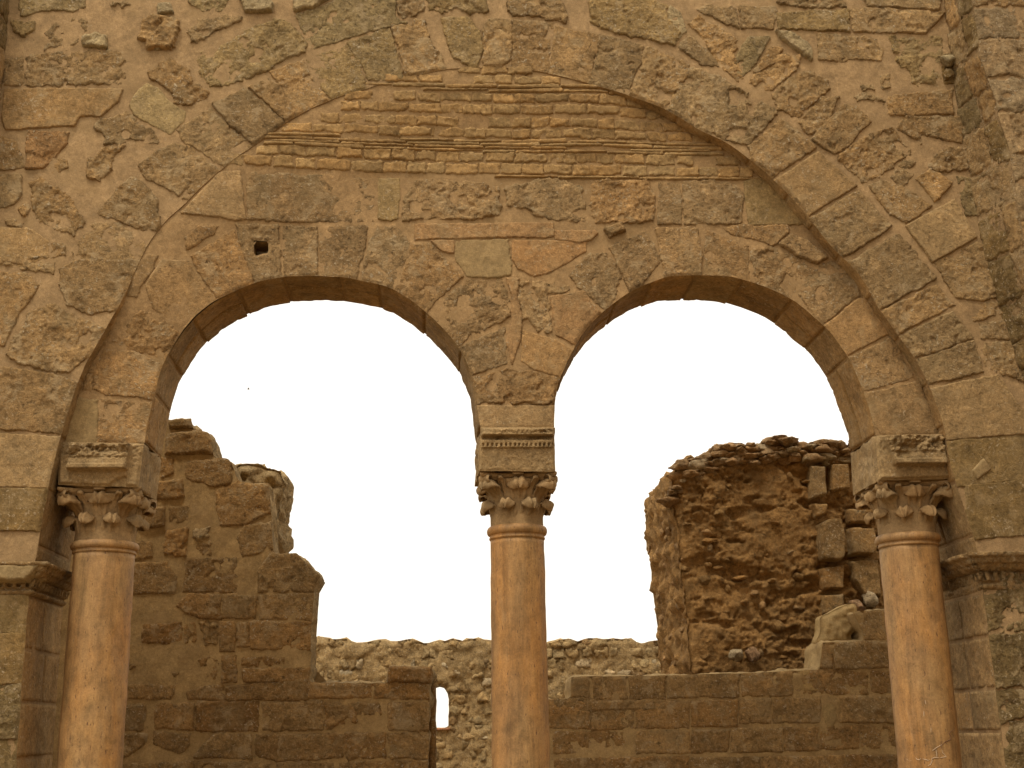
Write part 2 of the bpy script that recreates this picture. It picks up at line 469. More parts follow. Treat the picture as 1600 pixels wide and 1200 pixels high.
# ------------------------------------------------------------------ ground
def ground():
    n = 60
    a = np.linspace(0, 2 * np.pi, n, endpoint=False)
    rs = [0.01, 3, 8, 20, 60, 200, 700, 2200]
    V = np.array([[r * math.cos(t), 8 + r * math.sin(t), -0.02 + 0.05 * math.sin(r * 1.3 + t * 3) * (r < 50)] for r in rs for t in a])
    Q = [[i * n + j, i * n + (j + 1) % n, (i + 1) * n + (j + 1) % n, (i + 1) * n + j] for i in range(len(rs) - 1) for j in range(n)]
    m = rock_material('dusty ground', 0.5, 0.3, 0.3, 0.4, lichen=(0.3, 0.22, 0.13))
    o = new_mesh('ground', V, Q, m); o['kind'] = 'structure'; o.color = (0.27, 0.195, 0.11, 1)
ground()

# ------------------------------------------------------------------ the outer wall with the big relieving arch
RND = random.Random(11)
wall = thing('arcade_wall', 'tall mortared stone wall whose one wide round arch frames the two smaller arches', 'wall', (0, 0, 0))
XL, XR, ZT = -5.6, 6.9, 10.0
reg_out = Region([(-9, 0), (10.5, 0), (10.5, 11.5), (-9, 11.5)], [big])
f_out = Plane(0.0)
def H_mortar(pos, uv): return 0.007 * fbm(pos * 1.7, 3) + 0.004 * fbm(pos * 11, 3) - 0.003
sheet('mortar_face', reg_out, f_out, 0.03, H_mortar, M_MORTAR, wall, C_MORTAR, er=0.03, drop=0.004, box=((XL, 0), (XR, ZT)))
sheet('back_face', Region([(-9, 0), (10.5, 0), (10.5, 11.5), (-9, 11.5)], [big]), Plane(T_OUT), 0.25, None, M_MORTAR, wall, K['n'], er=0, box=((XL, 0), (XR, ZT)))
def box(name, lo, hi, mat, parent, color=None):
    x0, y0, z0 = lo; x1, y1, z1 = hi
    V = [(x, y, z) for x in (x0, x1) for y in (y0, y1) for z in (z0, z1)]
    Q = [(0, 1, 3, 2), (4, 6, 7, 5), (0, 4, 5, 1), (2, 3, 7, 6), (0, 2, 6, 4), (1, 5, 7, 3)]
    o = new_mesh(name, V, Q, mat, parent, smooth=False)
    if color: o.color = (*color, 1)
    return o
box('wall_end', (-9, 0, 0), (XL, T_OUT, ZT), M_MORTAR, wall, C_MORTAR)
box('wall_end', (XR, 0, 0), (10.5, T_OUT, ZT), M_MORTAR, wall, C_MORTAR)
box('wall_top', (-9, 0, ZT), (10.5, T_OUT, 11.5), M_MORTAR, wall, C_MORTAR)

OUTER = '''
@ 0 0 .35
g: 90 -20 370 -20 380 30 330 50 220 45 150 60 100 70 85 40
r: 500 20 560 0 580 20 540 40
gr: 50 90 160 95 155 140 110 165 60 150
r: 195 150 250 100 290 130 330 75 395 90 390 130 330 200 270 210 195 225 190 205 235 190
wp: 365 170 430 155 480 165 475 215 365 210
rp: 640 100 690 65 800 75 805 120 780 215 660 220 655 190 620 175
wp: 710 25 760 20 775 60 712 62
w: 655 198 715 203 715 222 656 222
rg: 835 -20 1030 -20 1000 45 900 50 850 20
r: 840 150 880 85 930 90 1000 70 1080 75 1070 100 960 140 900 190 850 195
wp: 1065 -20 1170 -10 1220 15 1210 50 1095 57 1090 25
wp: 1310 10 1380 -5 1480 -10 1400 35 1308 52
gvr: 980 210 1100 130 1240 80 1300 110 1370 190 1360 230 1200 310 1040 380 940 385 890 330 880 250 900 230 930 235 950 250
: 20 270 100 250 110 380 20 380
r: 112 250 210 230 520 225 570 270 530 300 560 340 545 380 115 382
r: 650 325 720 280 760 265 850 310 860 370 935 410 900 455 840 475 780 460 760 410 700 370
f: 20 400 545 400 530 450 450 520 410 515 360 520 330 560 25 580 10 540
gf: 580 470 600 425 655 375 710 400 760 460 830 500 820 540 760 600 700 570 600 515
: -80 590 60 620 110 715 115 750 -80 762
o: 130 590 310 590 305 640 250 690 190 750 120 750 120 640
r: 410 570 450 530 570 505 620 540 700 600 710 640 670 655 620 630 580 615 540 650 470 640 470 610
r: 395 710 450 670 560 640 540 680 510 700 490 780 440 820 390 795
: 215 755 250 700 300 710 300 745 240 780
: -80 785 95 780 100 860 60 920 -80 935
r: 130 820 180 785 240 830 310 870 385 990 330 1055 250 1030 140 970
: 85 935 125 890 135 930 110 970
v: 430 950 540 830 590 790 640 820 700 890 710 960 680 1005 630 1025 560 1000 530 985 440 965
v: 620 740 690 680 790 640 860 660 975 750 900 830 840 895 700 820 650 800
v: 790 580 940 480 1020 560 1110 640 1010 730 960 730 900 680 820 630
v: 950 465 1090 395 1200 480 1270 540 1130 640 1030 560
v: 1110 390 1200 345 1260 400 1310 510 1280 545 1200 470
v: 1205 320 1350 270 1460 440 1400 480 1310 520 1270 430
gv: 1365 265 1600 180 1616 330 1636 400 1546 440 1486 450 1440 400
gv: 1321 60 1426 30 1546 -20 1766 -20 1766 80 1816 100 1586 160 1486 190 1386 220 1376 200
f: -80 1020 130 1020 220 1080 220 1150 100 1180 -80 1150
v: 320 1120 420 1000 540 990 640 1100 600 1170 480 1200 330 1190
r: 20 985 60 975 110 1000 90 1015 40 1010
: 230 1085 290 1080 300 1140 240 1150
@ 520 0 .35
r: 285 -20 400 -20 415 40 370 70 310 85 285 40
gv: 60 190 250 125 290 240 310 330 160 355 130 300
vr: 255 120 410 90 440 190 490 260 510 295 440 315 320 335 300 240
rg: 415 -20 680 -20 690 50 640 65 540 40 480 65 430 45
vg: 480 80 600 75 660 150 665 230 640 310 540 260 510 180
v: 670 140 700 85 790 90 800 170 790 270 700 290 672 280
r: 770 -20 1010 -20 1045 60 1040 110 930 80 790 70
v: 805 90 985 100 970 240 960 320 800 310 795 200
v: 995 120 1190 160 1170 260 1150 370 970 320 980 230
v: 1190 160 1390 200 1390 240 1320 400 1150 370 1180 250
vr: 1400 210 1600 290 1560 400 1500 465 1420 450 1330 420
rg: 1140 -20 1400 -20 1490 30 1500 90 1560 150 1520 200 1400 180 1250 150 1150 110
@ 1040 0 .35
vr: 20 470 110 300 240 340 500 500 370 650 170 590
v: 370 655 520 530 670 660 490 780 400 740
vf: 500 790 680 680 850 830 640 960
v: 650 970 860 850 1010 1010 830 1130 790 1130
v: 830 1153 1040 1043 1210 1243 980 1363
r: 140 45 190 20 320 30 330 130 270 110
: 330 30 490 30 500 60 480 130 340 125
g: 500 60 620 50 820 40 820 140 700 135 500 130
: 830 40 1000 40 1240 60 1160 150 835 140
r: 500 -30 780 -30 800 30 620 40 500 20
: 870 -30 1240 -30 1220 45 900 30
r: 100 110 150 70 320 170 310 250 350 350 320 370 240 290 190 200
: 60 210 100 160 190 220 240 300 160 290
g: 300 280 370 170 460 170 440 230 380 310 330 350
: 390 320 470 210 520 215 480 290 400 330
wp: 490 140 560 150 640 210 650 270 600 240 520 180
: 680 150 940 170 970 220 960 270 920 270 850 260 780 275 680 265
gr: 1000 160 1240 160 1230 370 1200 385 1100 370 1090 320 1040 300
r: 360 370 500 240 600 250 580 320 480 400 440 410
r: 470 420 600 310 720 350 740 390 590 530 500 490
r: 870 380 930 370 930 400 880 400
: 960 340 1000 330 1005 390 970 400
r: 590 550 690 440 770 430 750 500 700 600 640 590
: 650 620 790 460 850 480 920 540 870 590 820 650 750 690
r: 830 430 900 415 970 450 965 475 930 450 860 450
: 990 430 1280 400 1280 510 990 515
: 1035 570 1060 520 1330 520 1320 640 1140 600 1140 640
r: 760 700 880 610 1010 570 1100 680 960 790 880 815
: 910 830 960 800 1060 830 1190 920 1070 1000 1000 960
r: 1000 790 1060 720 1130 720 1100 790 1060 850
: 1120 800 1180 750 1280 820 1200 900
r: 1150 740 1230 670 1370 660 1370 760 1210 765
f: 1070 1010 1290 890 1390 1060 1190 1170
g: 1300 790 1400 790 1410 960 1340 960
d: 1225 250 1280 240 1290 370 1245 375
w: -10 110 20 20 70 60 90 140 40 190
@ 1040 400 .35
v: 985 230 1210 130 1290 220 1050 340
v: 1055 350 1280 250 1370 370 1110 450
v: 1115 460 1370 380 1420 520 1180 570
vf: 1190 590 1480 530 1600 700 1650 790 1280 820
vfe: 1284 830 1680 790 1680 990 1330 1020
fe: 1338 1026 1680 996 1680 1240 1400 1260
: 1200 30 1390 -60 1500 20 1520 180 1400 200 1290 180
: 1330 220 1500 200 1540 250 1380 290
: 1400 300 1560 280 1560 370 1410 370
r: 1390 390 1540 380 1600 440 1590 560 1430 500
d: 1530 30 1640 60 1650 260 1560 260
@ 0 400 .35
: -80 -5 250 0 240 80 120 60 0 40
v: 270 60 330 20 600 0 570 100 510 220 400 260 300 220 270 150
: -80 70 110 75 180 130 90 250 20 400 -80 400
vr: 20 440 140 240 230 210 330 260 450 320 440 380 310 520 180 510 60 470
v: -80 485 200 520 340 560 310 680 270 790 50 775 -80 760
vf: 60 795 265 805 240 900 210 1034 60 1030 -80 1030 -80 790
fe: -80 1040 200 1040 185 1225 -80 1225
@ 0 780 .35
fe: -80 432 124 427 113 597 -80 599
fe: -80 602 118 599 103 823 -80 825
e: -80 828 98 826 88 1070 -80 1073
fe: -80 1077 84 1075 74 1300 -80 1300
@ 1400 840 .3
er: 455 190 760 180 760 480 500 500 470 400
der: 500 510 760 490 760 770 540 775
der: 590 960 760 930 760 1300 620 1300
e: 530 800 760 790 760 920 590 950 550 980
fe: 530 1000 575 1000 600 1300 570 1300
'''
out_stones = parse(OUTER)
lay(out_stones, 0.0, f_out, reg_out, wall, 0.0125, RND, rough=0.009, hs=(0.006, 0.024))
# plaster patch shaped like a lozenge, and the marginal masonry just outside the picture
stone('plaster_patch', P([(1518, 735), (1537, 714), (1551, 732), (1527, 752)], -0.022), Plane(-0.022), 0.015, M_MORTAR, wall, K['s'], h=0.006, bev=0.01, rough=0.001, edge=0.006)
def margin_rows():
    z = 0.1; Xa, Xb = XL + 0.1, XR - 0.1
    fl = []
    while z < ZT - 0.1:
        hh = RND.uniform(0.3, 0.45)
        x = Xa
        while x < Xb:
            w = RND.uniform(0.4, 0.85)
            q = np.array([(x + .02, z + .02), (x + w - .02, z + .02), (x + w - .02, z + hh - .02), (x + .02, z + hh - .02)])
            w3 = np.c_[q[:, 0] - EYE[0], np.zeros(4) - EYE[1], q[:, 1] - EYE[2]]
            dd = w3 @ _f; px = CX + F_PX * (w3 @ _r) / dd; py = CY - F_PX * (w3 @ _u) / dd
            S, _ = reg_out.sd(q)
            if (np.all(px < -30) or np.all(px > 1630) or np.all(py < -12)) and S.min() > 0.05: fl.append(('', q))
            x += w
        z += hh
    lay(fl, None, f_out, reg_out, wall, 0.03, RND)
margin_rows()

def rim(name, root, line, Y0, Y1, side, mat, color, res=0.05, amp=0.004, closed=False, pieces=None, pc=None, prnd=RND, h=(0.002, 0.013), pname='soffit_stone', pmat=None):
    """the underside or side of an opening: mortar bed plus one block per voussoir"""
    fr = Curve(line, side, closed)
    uv, Q = grid(0, fr.len, Y0, Y1, res)
    pos = fr.map(uv, np.zeros(len(uv)))
    H = amp * fbm(pos * 6, 3) * sm((uv[:, 1] - Y0) / 0.06) - 0.002 * sm((uv[:, 1] - Y0) / 0.02)
    o = new_mesh(name, fr.map(uv, H), Q, mat, root); o.color = (*color, 1)
    if pieces:
        rg = Region([(-0.05, Y0), (fr.len + 0.05, Y0), (fr.len + 0.05, Y1 + 1), (-0.05, Y1 + 1)])
        for a, b in zip(pieces[:-1], pieces[1:]):
            cuts = [Y0] + ([Y0 + (Y1 - Y0) * prnd.uniform(0.4, 0.6)] if prnd.random() < 0.3 else []) + [Y1]
            for c, d in zip(cuts[:-1], cuts[1:]):
                j = 0.002
                q = np.array([(a + j, c + (j if c > Y0 else -0.06)), (b - j, c + (j if c > Y0 else -0.06)), (b - j, d - (j if d < Y1 else 0)), (a + j, d - (j if d < Y1 else 0))])
                stone(pname, q, fr, 0.03, pmat or M_SMOOTH, root, vary(pc or K['n'], prnd, 0.17), h=prnd.uniform(*h), bev=0.010, rough=0.006, edge=0.008, tilt=0.004, reg=rg, er=0.05, rnd=prnd)
    return fr
def cuts(L, lo, hi, rnd, ends=0.0):
    out = [0.0]
    while out[-1] < L - lo * 1.3: out.append(out[-1] + rnd.uniform(lo, hi))
    out[-1] = L
    return out
bl = Curve(big, 1).len
rim('arch_bed', wall, big, 0.0, T_OUT, -1, M_MORTAR, C_MORTAR, pieces=cuts(bl, 0.4, 0.62, RND), pc=K['n'])

# ------------------------------------------------------------------ the wall inside the big arch: two small arches, ashlar courses, brick courses
RND = random.Random(23)
inner = thing('arch_infill_wall', 'recessed wall filling the wide arch, brick courses above and two round arches opening below', 'wall', (0.3, Y_IN, 4.2))
lo_l = at(60, 692, Y_IN); lo_l2 = at(226, 691, Y_IN)
n_l = at(95, 692, Y_IN)
arc = big[(big[:, 1] > at(400, 692, 0)[1])]
cen = np.array([arc[:, 0].mean(), at(800, 690, 0)[1]])
outl = arc + (arc - cen) / np.linalg.norm(arc - cen, axis=1)[:, None] * 0.14
z_imp_l, z_imp_m, z_imp_r = at(226, 692, Y_IN)[1], at(808, 668, Y_IN)[1], at(1368, 680, Y_IN)[1]
le = left.copy(); ri = right.copy()
le[0][1] = z_imp_l; le[-1][1] = z_imp_m; ri[0][1] = z_imp_m; ri[-1][1] = z_imp_r
loop = np.vstack([outl, [[outl[-1][0], z_imp_r]], ri[::-1], le[::-1], [[outl[0][0], z_imp_l]]])
hole_px = [(396, 378), (420, 378), (419, 396), (398, 401)]
hole = rough_line(P(hole_px, Y_IN), 0.02, 0.006, seed=5, freq=20)
reg_in = Region(loop, [hole])
crown = P([(215, 415), (250, 355), (290, 317), (353, 259), (458, 185), (518, 156), (560, 142), (625, 124), (702, 108), (796, 106), (856, 112), (905, 124)], 0.0)
def warp(uv):
    best = np.full(len(uv), 9.0)
    for a, b in zip(crown[:-1], crown[1:]):
        d = b - a; t = np.clip(((uv - a) @ d) / (d @ d), 0, 1)
        best = np.minimum(best, np.linalg.norm(uv - (a + t[:, None] * d), axis=1))
    return 0.15 * (1 - sm(best / 1.15))
f_in = Plane(Y_IN, warp)
sheet('mortar_face', reg_in, f_in, 0.025, H_mortar, M_MORTAR, inner, (0.342, 0.218, 0.098), er=0.025, drop=0.004)
sheet('back_face', reg_in, Plane(T_IN), 0.2, None, M_MORTAR, inner, K['n'], er=0)
INNER = '''
@ 0 0 .35
f: 825 975 990 800 1080 790 1100 990 1050 998 980 985
: 1112 830 1130 795 1400 795 1672 797 1672 985 1400 992 1112 990
: 840 1080 900 1030 980 1025 960 1060 850 1130
v: 860 1160 1050 1040 1120 1240 970 1340 880 1200
v: 1060 1015 1240 1010 1255 1225 1135 1255 1085 1150
v: 1262 1010 1415 1010 1415 1240 1270 1240
v: 1425 1010 1640 1010 1625 1120 1590 1240 1430 1240
@ 520 0 .35
gf: 205 800 300 795 290 975 260 985 205 975
r: 318 870 370 810 480 800 740 830 750 960 560 985 400 980 312 985
r: 772 850 850 810 1000 800 1120 830 1130 985 980 985 900 960 870 930 780 930
r: 1145 830 1180 805 1410 805 1435 880 1430 985 1300 995 1150 985
@ 1040 0 .35
: -30 815 65 810 70 1000 -35 1000
: 78 810 310 815 345 870 340 1000 82 1000
gf: 352 812 420 795 500 850 640 980 640 1000 372 1005
: 0 1020 145 1020 165 1190 160 1260 0 1250
: 180 1030 270 1060 370 1100 372 1270 172 1250
r: 380 1110 480 1100 640 1180 720 1250 620 1280 560 1330 385 1290
p: 510 1090 560 1045 640 1085 720 1150 680 1175 600 1150
: 240 1012 540 1005 550 1040 480 1095 400 1075 300 1050
@ 520 340 .35
fo: 365 30 980 25 985 80 940 90 780 85 560 92 370 98
fo: 990 57 1170 60 1180 70 1150 98 1100 110 992 95
s: 550 105 785 95 795 255 700 268 600 262 545 180
fo: 803 100 1130 105 1130 150 1050 200 960 245 900 262 830 230 805 190
fo: 440 105 540 102 540 158 490 150
v: 165 110 200 40 290 40 350 110 330 180 285 300 220 300 130 260
v: 352 120 440 118 580 260 420 415 290 310 332 200
vr: 600 270 750 275 795 360 790 440 570 560 440 425
fo: 775 272 832 272 820 330 842 450 838 540 800 655 775 560 800 460 800 340
vr: 840 285 1030 275 1060 320 960 350 985 520 920 505 850 455 830 330
fo: 968 352 1120 330 1180 420 1075 565 998 525 982 420
v: 575 570 765 490 770 560 778 650 635 700 600 650
fv: 850 505 990 545 1070 590 1010 705 905 680 842 640
r: 630 715 780 675 900 690 1010 720 985 830 648 830
f: 642 840 990 840 990 945 642 945
vr: 1050 262 1150 155 1230 165 1298 260 1215 410 1180 395
v: 1235 135 1390 60 1430 110 1462 200 1310 325 1290 240
: 1440 50 1592 40 1592 260 1480 275 1470 180
p: 1215 50 1290 30 1300 60 1240 88
@ 0 400 .35
b: 545 190 672 20 720 20 690 90 620 200
b: 520 250 570 200 555 230 470 400 440 395
b: 390 520 410 460 440 450 420 520
b: 365 600 390 530 415 530 405 605
fv: 665 150 735 40 850 40 960 190 820 325 690 250
vr: 500 370 640 250 805 340 730 465 650 445 480 395
v: 430 480 470 420 600 430 725 490 690 640 480 618 412 600
v: 445 640 660 650 690 700 640 830 435 830
s: 310 640 440 640 430 825 275 825
@ 1040 400 .35
v: 595 172 640 60 740 20 850 90 865 172 700 305
vf: 715 310 860 190 920 195 1005 340 820 440
v: 825 450 1010 365 1110 545 893 600 850 520
vf: 897 615 1130 560 1190 700 1225 785 965 800 925 700
f: 925 805 1050 805 1050 830 925 830
'''
lay(parse(INNER), Y_IN, f_in, reg_in, inner, 0.0125, RND, rough=0.007, hs=(0.003, 0.017),
    base=dict(K, n=(0.345, 0.214, 0.090)))
# brick courses
bricks = []
def course(y0, y1, x0, x1, lo=26, hi=54, gap=3, skip=0.03):
    x = x0 + RND.uniform(-6, 6)
    while x < x1 - 12:
        w = RND.uniform(lo, hi)
        if RND.random() > skip:
            dy = 0.012 * (x - 780); a, b = RND.uniform(-1.2, 1.2), RND.uniform(-1.2, 1.2)
            e = min(x + w, x1)
            bricks.append(np.array([(x, y0 + dy + a), (e - gap, y0 + dy + b), (e - gap + 1, y1 + dy - b), (x - 1, y1 + dy + a)]))
        x += w
course(114, 126, 714, 832, skip=0); course(129, 141, 600, 880, skip=.1)
course(143, 147, 562, 985, 50, 120, 3, .25); course(149, 152.5, 560, 985, 50, 120, 3, .3)
course(155, 168, 541, 1015); course(171, 184, 540, 1045); course(190, 203, 500, 1085); course(206, 218, 438, 1110)
for y in (221.5, 226.5, 231.5, 236): course(y, y + 3.4, 415 + RND.uniform(0, 15), 1140, 45, 130, 3, .15)
course(240, 254, 398, 1160); course(257, 272, 360, 1178); course(275, 278, 770, 1190, 60, 140, 2, .1)
for b in bricks:
    q = P(b, Y_IN); thin = np.ptp(b[:, 1]) < 8
    S, _ = reg_in.sd(q)
    if S.min() < 0.15: 
        if S.max() < 0.16: continue
    stone('brick', q, f_in, 0.013 if not thin else 0.011, M_BRICK, inner, vary((0.345, 0.215, 0.085), RND, 0.10), h=RND.uniform(0.006, 0.02) + (0.008 if thin else 0), bev=0.016 if not thin else 0.01,
          rough=0.006 if not thin else 0.003, grow=.008, edge=0.019 if not thin else 0.006, tilt=0.004, rnd=RND)
# small hole left in the masonry
rim('hole_side', inner, hole, Y_IN, Y_IN + 0.3, 1 if area(hole) > 0 else -1, M_MORTAR, K['n'], res=0.03, closed=True)
c_ = hole.mean(0); new_mesh('hole_back', [(c_[0] - .15, Y_IN + .29, c_[1] - .15), (c_[0] + .15, Y_IN + .29, c_[1] - .15), (c_[0] + .15, Y_IN + .29, c_[1] + .15), (c_[0] - .15, Y_IN + .29, c_[1] + .15)], [(0, 1, 2, 3)], M_MORTAR, inner)
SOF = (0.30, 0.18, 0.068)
rim('arch_bed', inner, left, Y_IN, T_IN, -1, M_MORTAR, SOF, pieces=cuts(Curve(left, 1).len, 0.38, 0.6, RND), pc=SOF, h=(0.003, 0.024))
rim('arch_bed', inner, right, Y_IN, T_IN, -1, M_MORTAR, SOF, pieces=cuts(Curve(right, 1).len, 0.38, 0.6, RND), pc=SOF, h=(0.003, 0.024))

# unseen walls added to block low sky, darkening the lower and right masonry
shade_rear = thing('rear_shade_wall', 'plain unseen wall added behind the viewer to block low sky', 'wall', (0, -27, 0))
box('wall_body', (-16, -28, 0), (20, -27, 9.5), M_MORTAR, shade_rear, C_MORTAR)
shade_right = thing('right_shade_wall', 'plain wall added on the right, outside the view, to darken that side', 'wall', (8.6, -6, 0))
box('wall_body', (8.05, -13, 0), (9.2, -0.47, 11.0), M_MORTAR, shade_right, C_MORTAR)
# ------------------------------------------------------------------ generic thick wall fragment
def slab(root, loop, Y0, Y1, res, Hf, mat, color, er=0.04, drop=0.03, rimamp=0.02, holes=(), name='core_face', box_=None, rim_res=0.06, back=True, fr=None, rmat=None, rcol=None, back_res=0.2):
    loop = np.array(loop); reg = Region(loop, holes)
    fr = fr or Plane(Y0)
    sheet(name, reg, fr, res, Hf, mat, root, color, er=er, drop=drop, box=box_)
    sg = -1 if area(loop) > 0 else 1
    c = Curve(loop, sg, True)
    uv, Q = grid(0, c.len, Y0, Y1, rim_res)
    pos = c.map(uv, np.zeros(len(uv)))
    t = (uv[:, 1] - Y0)
    H = rimamp * (fbm(pos * 3.5, 4, 0.6)) * sm(t / 0.12) * (1 - sm((t - (Y1 - Y0) + 0.1) / 0.1)) - 0 * t
    V = c.map(uv, H)
    V[:, 1] += drop * (1 - sm(t / 0.05))
    o = new_mesh('edge_face', V, Q, rmat or mat, root); o.color = (*(rcol or color), 1)
    if back: sheet('back_face', reg, Plane(Y1), back_res, None, mat, root, color, er=0)
    for h in holes:
        c = Curve(np.array(h), 1 if area(np.array(h)) > 0 else -1, True)
        uv, Q = grid(0, c.len, Y0, Y1, 0.06)
        V = c.map(uv, 0.01 * fbm(c.map(uv, np.zeros(len(uv))) * 7, 3)); V[:, 1] += drop * (1 - sm((uv[:, 1] - Y0) / 0.05))
        o = new_mesh('opening_side', V, Q, mat, root); o.color = (*color, 1)
    return reg, fr

# ------------------------------------------------------------------ cornices on the two piers
def cornice(side, pc_top, pc_bot, seed, erode):
    rnd = random.Random(seed)
    dep = 0.2
    top = at(*pc_top, -dep); bot = at(*pc_bot, 0.0)
    z0, z1 = bot[1], top[1]; xc = bot[0]; H = z1 - z0
    prof = [(0, 0.0), (0.02, .035), (.08, .05), (.14, .05), (.17, .02), (.22, .025), (.27, .06), (.48, .075), (.50, .045), (.55, .09), (.62, .12),
            (.70, .13), (.72, .155), (.86, .17), (.90, .20), (1.0, .205), (1.0, 0.0)]
    # dense resample
    pr = []
    for (a, p), (b, q) in zip(prof[:-1], prof[1:]):
        k = max(2, int(max(abs(b - a) * H, abs(q - p)) / 0.011))
        for j in range(k): pr.append((a + (b - a) * j / k, p + (q - p) * j / k))
    pr.append(prof[-1]); pr = np.array(pr)
    Lf, Ls = 1.0, T_OUT - 0.03
    S = np.arange(-Lf, Ls, 0.012)
    V = np.zeros((len(S), len(pr), 3))
    for i, s in enumerate(S):
        p = pr[:, 1].copy()
        zone = (pr[:, 0] > .26) & (pr[:, 0] < .49)
        tooth = 0.5 + 0.5 * np.tanh(6 * math.cos(2 * math.pi * s / 0.075))
        p = np.where(zone, p - 0.045 * (1 - tooth), p)
        if s < 0: V[i] = np.c_[np.full(len(pr), xc) + side * (p if False else 0) , -p, z0 + pr[:, 0] * H]; V[i, :, 0] = xc + (s / Lf) * Lf * side * 1.0 + side * p * np.clip(1 + s / 0.25, 0, 1)
        else: V[i] = np.c_[xc + side * p, -p + (s) * (1 + p / Ls), z0 + pr[:, 0] * H]
    # straight front run keeps x monotone: side=+1 opening lies to the right
    pos = V.reshape(-1, 3)
    er = erode * (0.5 + fbm(pos * 4, 3)) ; n = fbm(pos * 16 + seed, 4, 0.6)
    k = np.tile(np.r_[pr[:, 1]], len(S))
    dmg = np.clip(0.010 * n + 0.05 * np.clip(er, 0, 1) * (0.6 + ridged(pos * 14)), -0.01, np.maximum(k - 0.005, 0))
    sg = np.repeat(S, len(pr))
    pos[:, 1] += np.where(sg < 0, dmg, dmg * 0.3); pos[:, 0] -= side * np.where(sg < 0, 0, dmg)
    m, n_ = len(S), len(pr)
    i, j = np.meshgrid(np.arange(m - 1), np.arange(n_ - 1), indexing='ij'); a = (i * n_ + j).ravel()
    o = new_mesh('cornice', pos, np.c_[a, a + n_, a + n_ + 1, a + 1], M_STONE, wall)
    o['label'] = 'moulded cornice with a row of dentils, chipped and worn'
    o.color = (*K['n'], 1)
    return xc, z0, z1
xl_, zl0, zl1 = cornice(1, (80, 877), (45, 930), 3, 0.15)
xr_, zr0, zr1 = cornice(-1, (1506, 862), (1537, 922), 4, 0.8)
stone('plaster_patch', np.array([(xl_ - .28, zl0 + .12), (xl_ + .02, zl0 + .1), (xl_ + .16, zl1 - .01), (xl_ - .3, zl1 - .01)]), Plane(-0.17), 0.015, M_MORTAR, wall, K['s'], h=0.03, bev=0.03, rough=0.004, sink=0.1)

# ------------------------------------------------------------------ projecting broken masonry at the upper right and upper left
def buttress(label, A_px, B_px, far_px, side, seed, proj):
    rnd = random.Random(seed)
    A = P(A_px, 0.0); B = P(B_px, -proj)
    zc = (A[:, 1] + 0)
    root = thing('buttress', label, 'buttress', (A[:, 0].mean(), 0, 0))
    # same number of points on both, resampled by height
    zz = np.linspace(0.0, ZT + 0.6, 60)
    ax = np.interp(zz, A[::-1, 1], A[::-1, 0]); bx = np.interp(zz, B[::-1, 1], B[::-1, 0])
    wob = 0.05 * fbm(np.c_[zz * 1.7, zz * 0, zz * 0 + seed], 4, .6)
    bx = bx + wob
    A3 = np.c_[ax, np.full(60, 0.03), zz]; B3 = np.c_[bx, np.full(60, -proj), zz]
    fr = Ruled(A3, B3, proj, -side)
    uv, Q = grid(0, fr.len, 0, proj, 0.03)
    pos = fr.map(uv, np.zeros(len(uv)))
    H = (0.012 * fbm(pos * 2.2, 3, .5)) * sm((proj - uv[:, 1]) / 0.08) - 0.012
    o = new_mesh('side_face', fr.map(uv, H), Q, M_STONE, root); o.color = (*C_MORTAR, 1)
    xf = far_px
    loop = np.vstack([np.c_[bx, zz], [[xf, zz[-1]]], [[xf, 0]]])
    reg = Region(loop); pf = Plane(-proj)
    lo = min(bx.min(), xf); 
    sheet('front_face', reg, pf, 0.035, lambda p, u: 0.012 * fbm(p * 4, 4) - 0.004, M_MORTAR, root, C_MORTAR, er=0.05, drop=0.006, box=((lo, 0), (max(bx.max(), xf), ZT + .6)))
    box('outer_end', (min(xf, xf + side * -0.0), -proj, 0), (xf + 0.02, 0, ZT + .6), M_MORTAR, root, C_MORTAR)
    # blocks on the front
    z = 0.2
    while z < ZT + 0.3:
        hh = rnd.uniform(0.28, 0.5)
        xe = np.interp(z + hh / 2, zz, bx); x = xe; sg = 1 if xf > xe else -1
        while abs(x - xe) < abs(xf - xe) - 0.2:
            w = rnd.uniform(0.35, 0.8)
            q = np.array([(x, z + .02), (x + sg * (w - .03), z + rnd.uniform(0, .04)), (x + sg * (w - .03), z + hh - .02), (x, z + hh - rnd.uniform(.0, .05))])
            q = pull(q, reg, 0.12)
            stone('stone', q, pf, 0.02, M_STONE, root, vary(K[rnd.choice('nnngw')] if rnd.random() < .4 else (0.36, 0.25, 0.125), rnd), h=rnd.uniform(.004, .024), bev=.02, rough=.014, edge=.03, reg=reg, rnd=rnd, grow=.02)
            x += sg * w
        z += hh
    # blocks on the side, some in the darker e tone to paint its shade
    z = 0.3
    while z < fr.len - 0.3:
        hh = rnd.uniform(0.3, 0.6)
        for a, b in (((0.02, proj * rnd.uniform(.4, .6)),) * 1 + ((None, proj * 0.93),)):
            if a is None: a = pb + 0.03
            pb = b
            q = np.array([(z + .02, a + rnd.uniform(0, .03)), (z + hh - .02, a), (z + hh - .03, b), (z + rnd.uniform(0, .05), b)])
            stone('stone', q, fr, 0.022, M_STONE, root, vary(K[rnd.choice('nene')], rnd, .07), h=rnd.uniform(-.002, .010), bev=.02, rough=.012, edge=.035, rnd=rnd, sink=.02, grow=.02)
        z += hh
    return root, fr
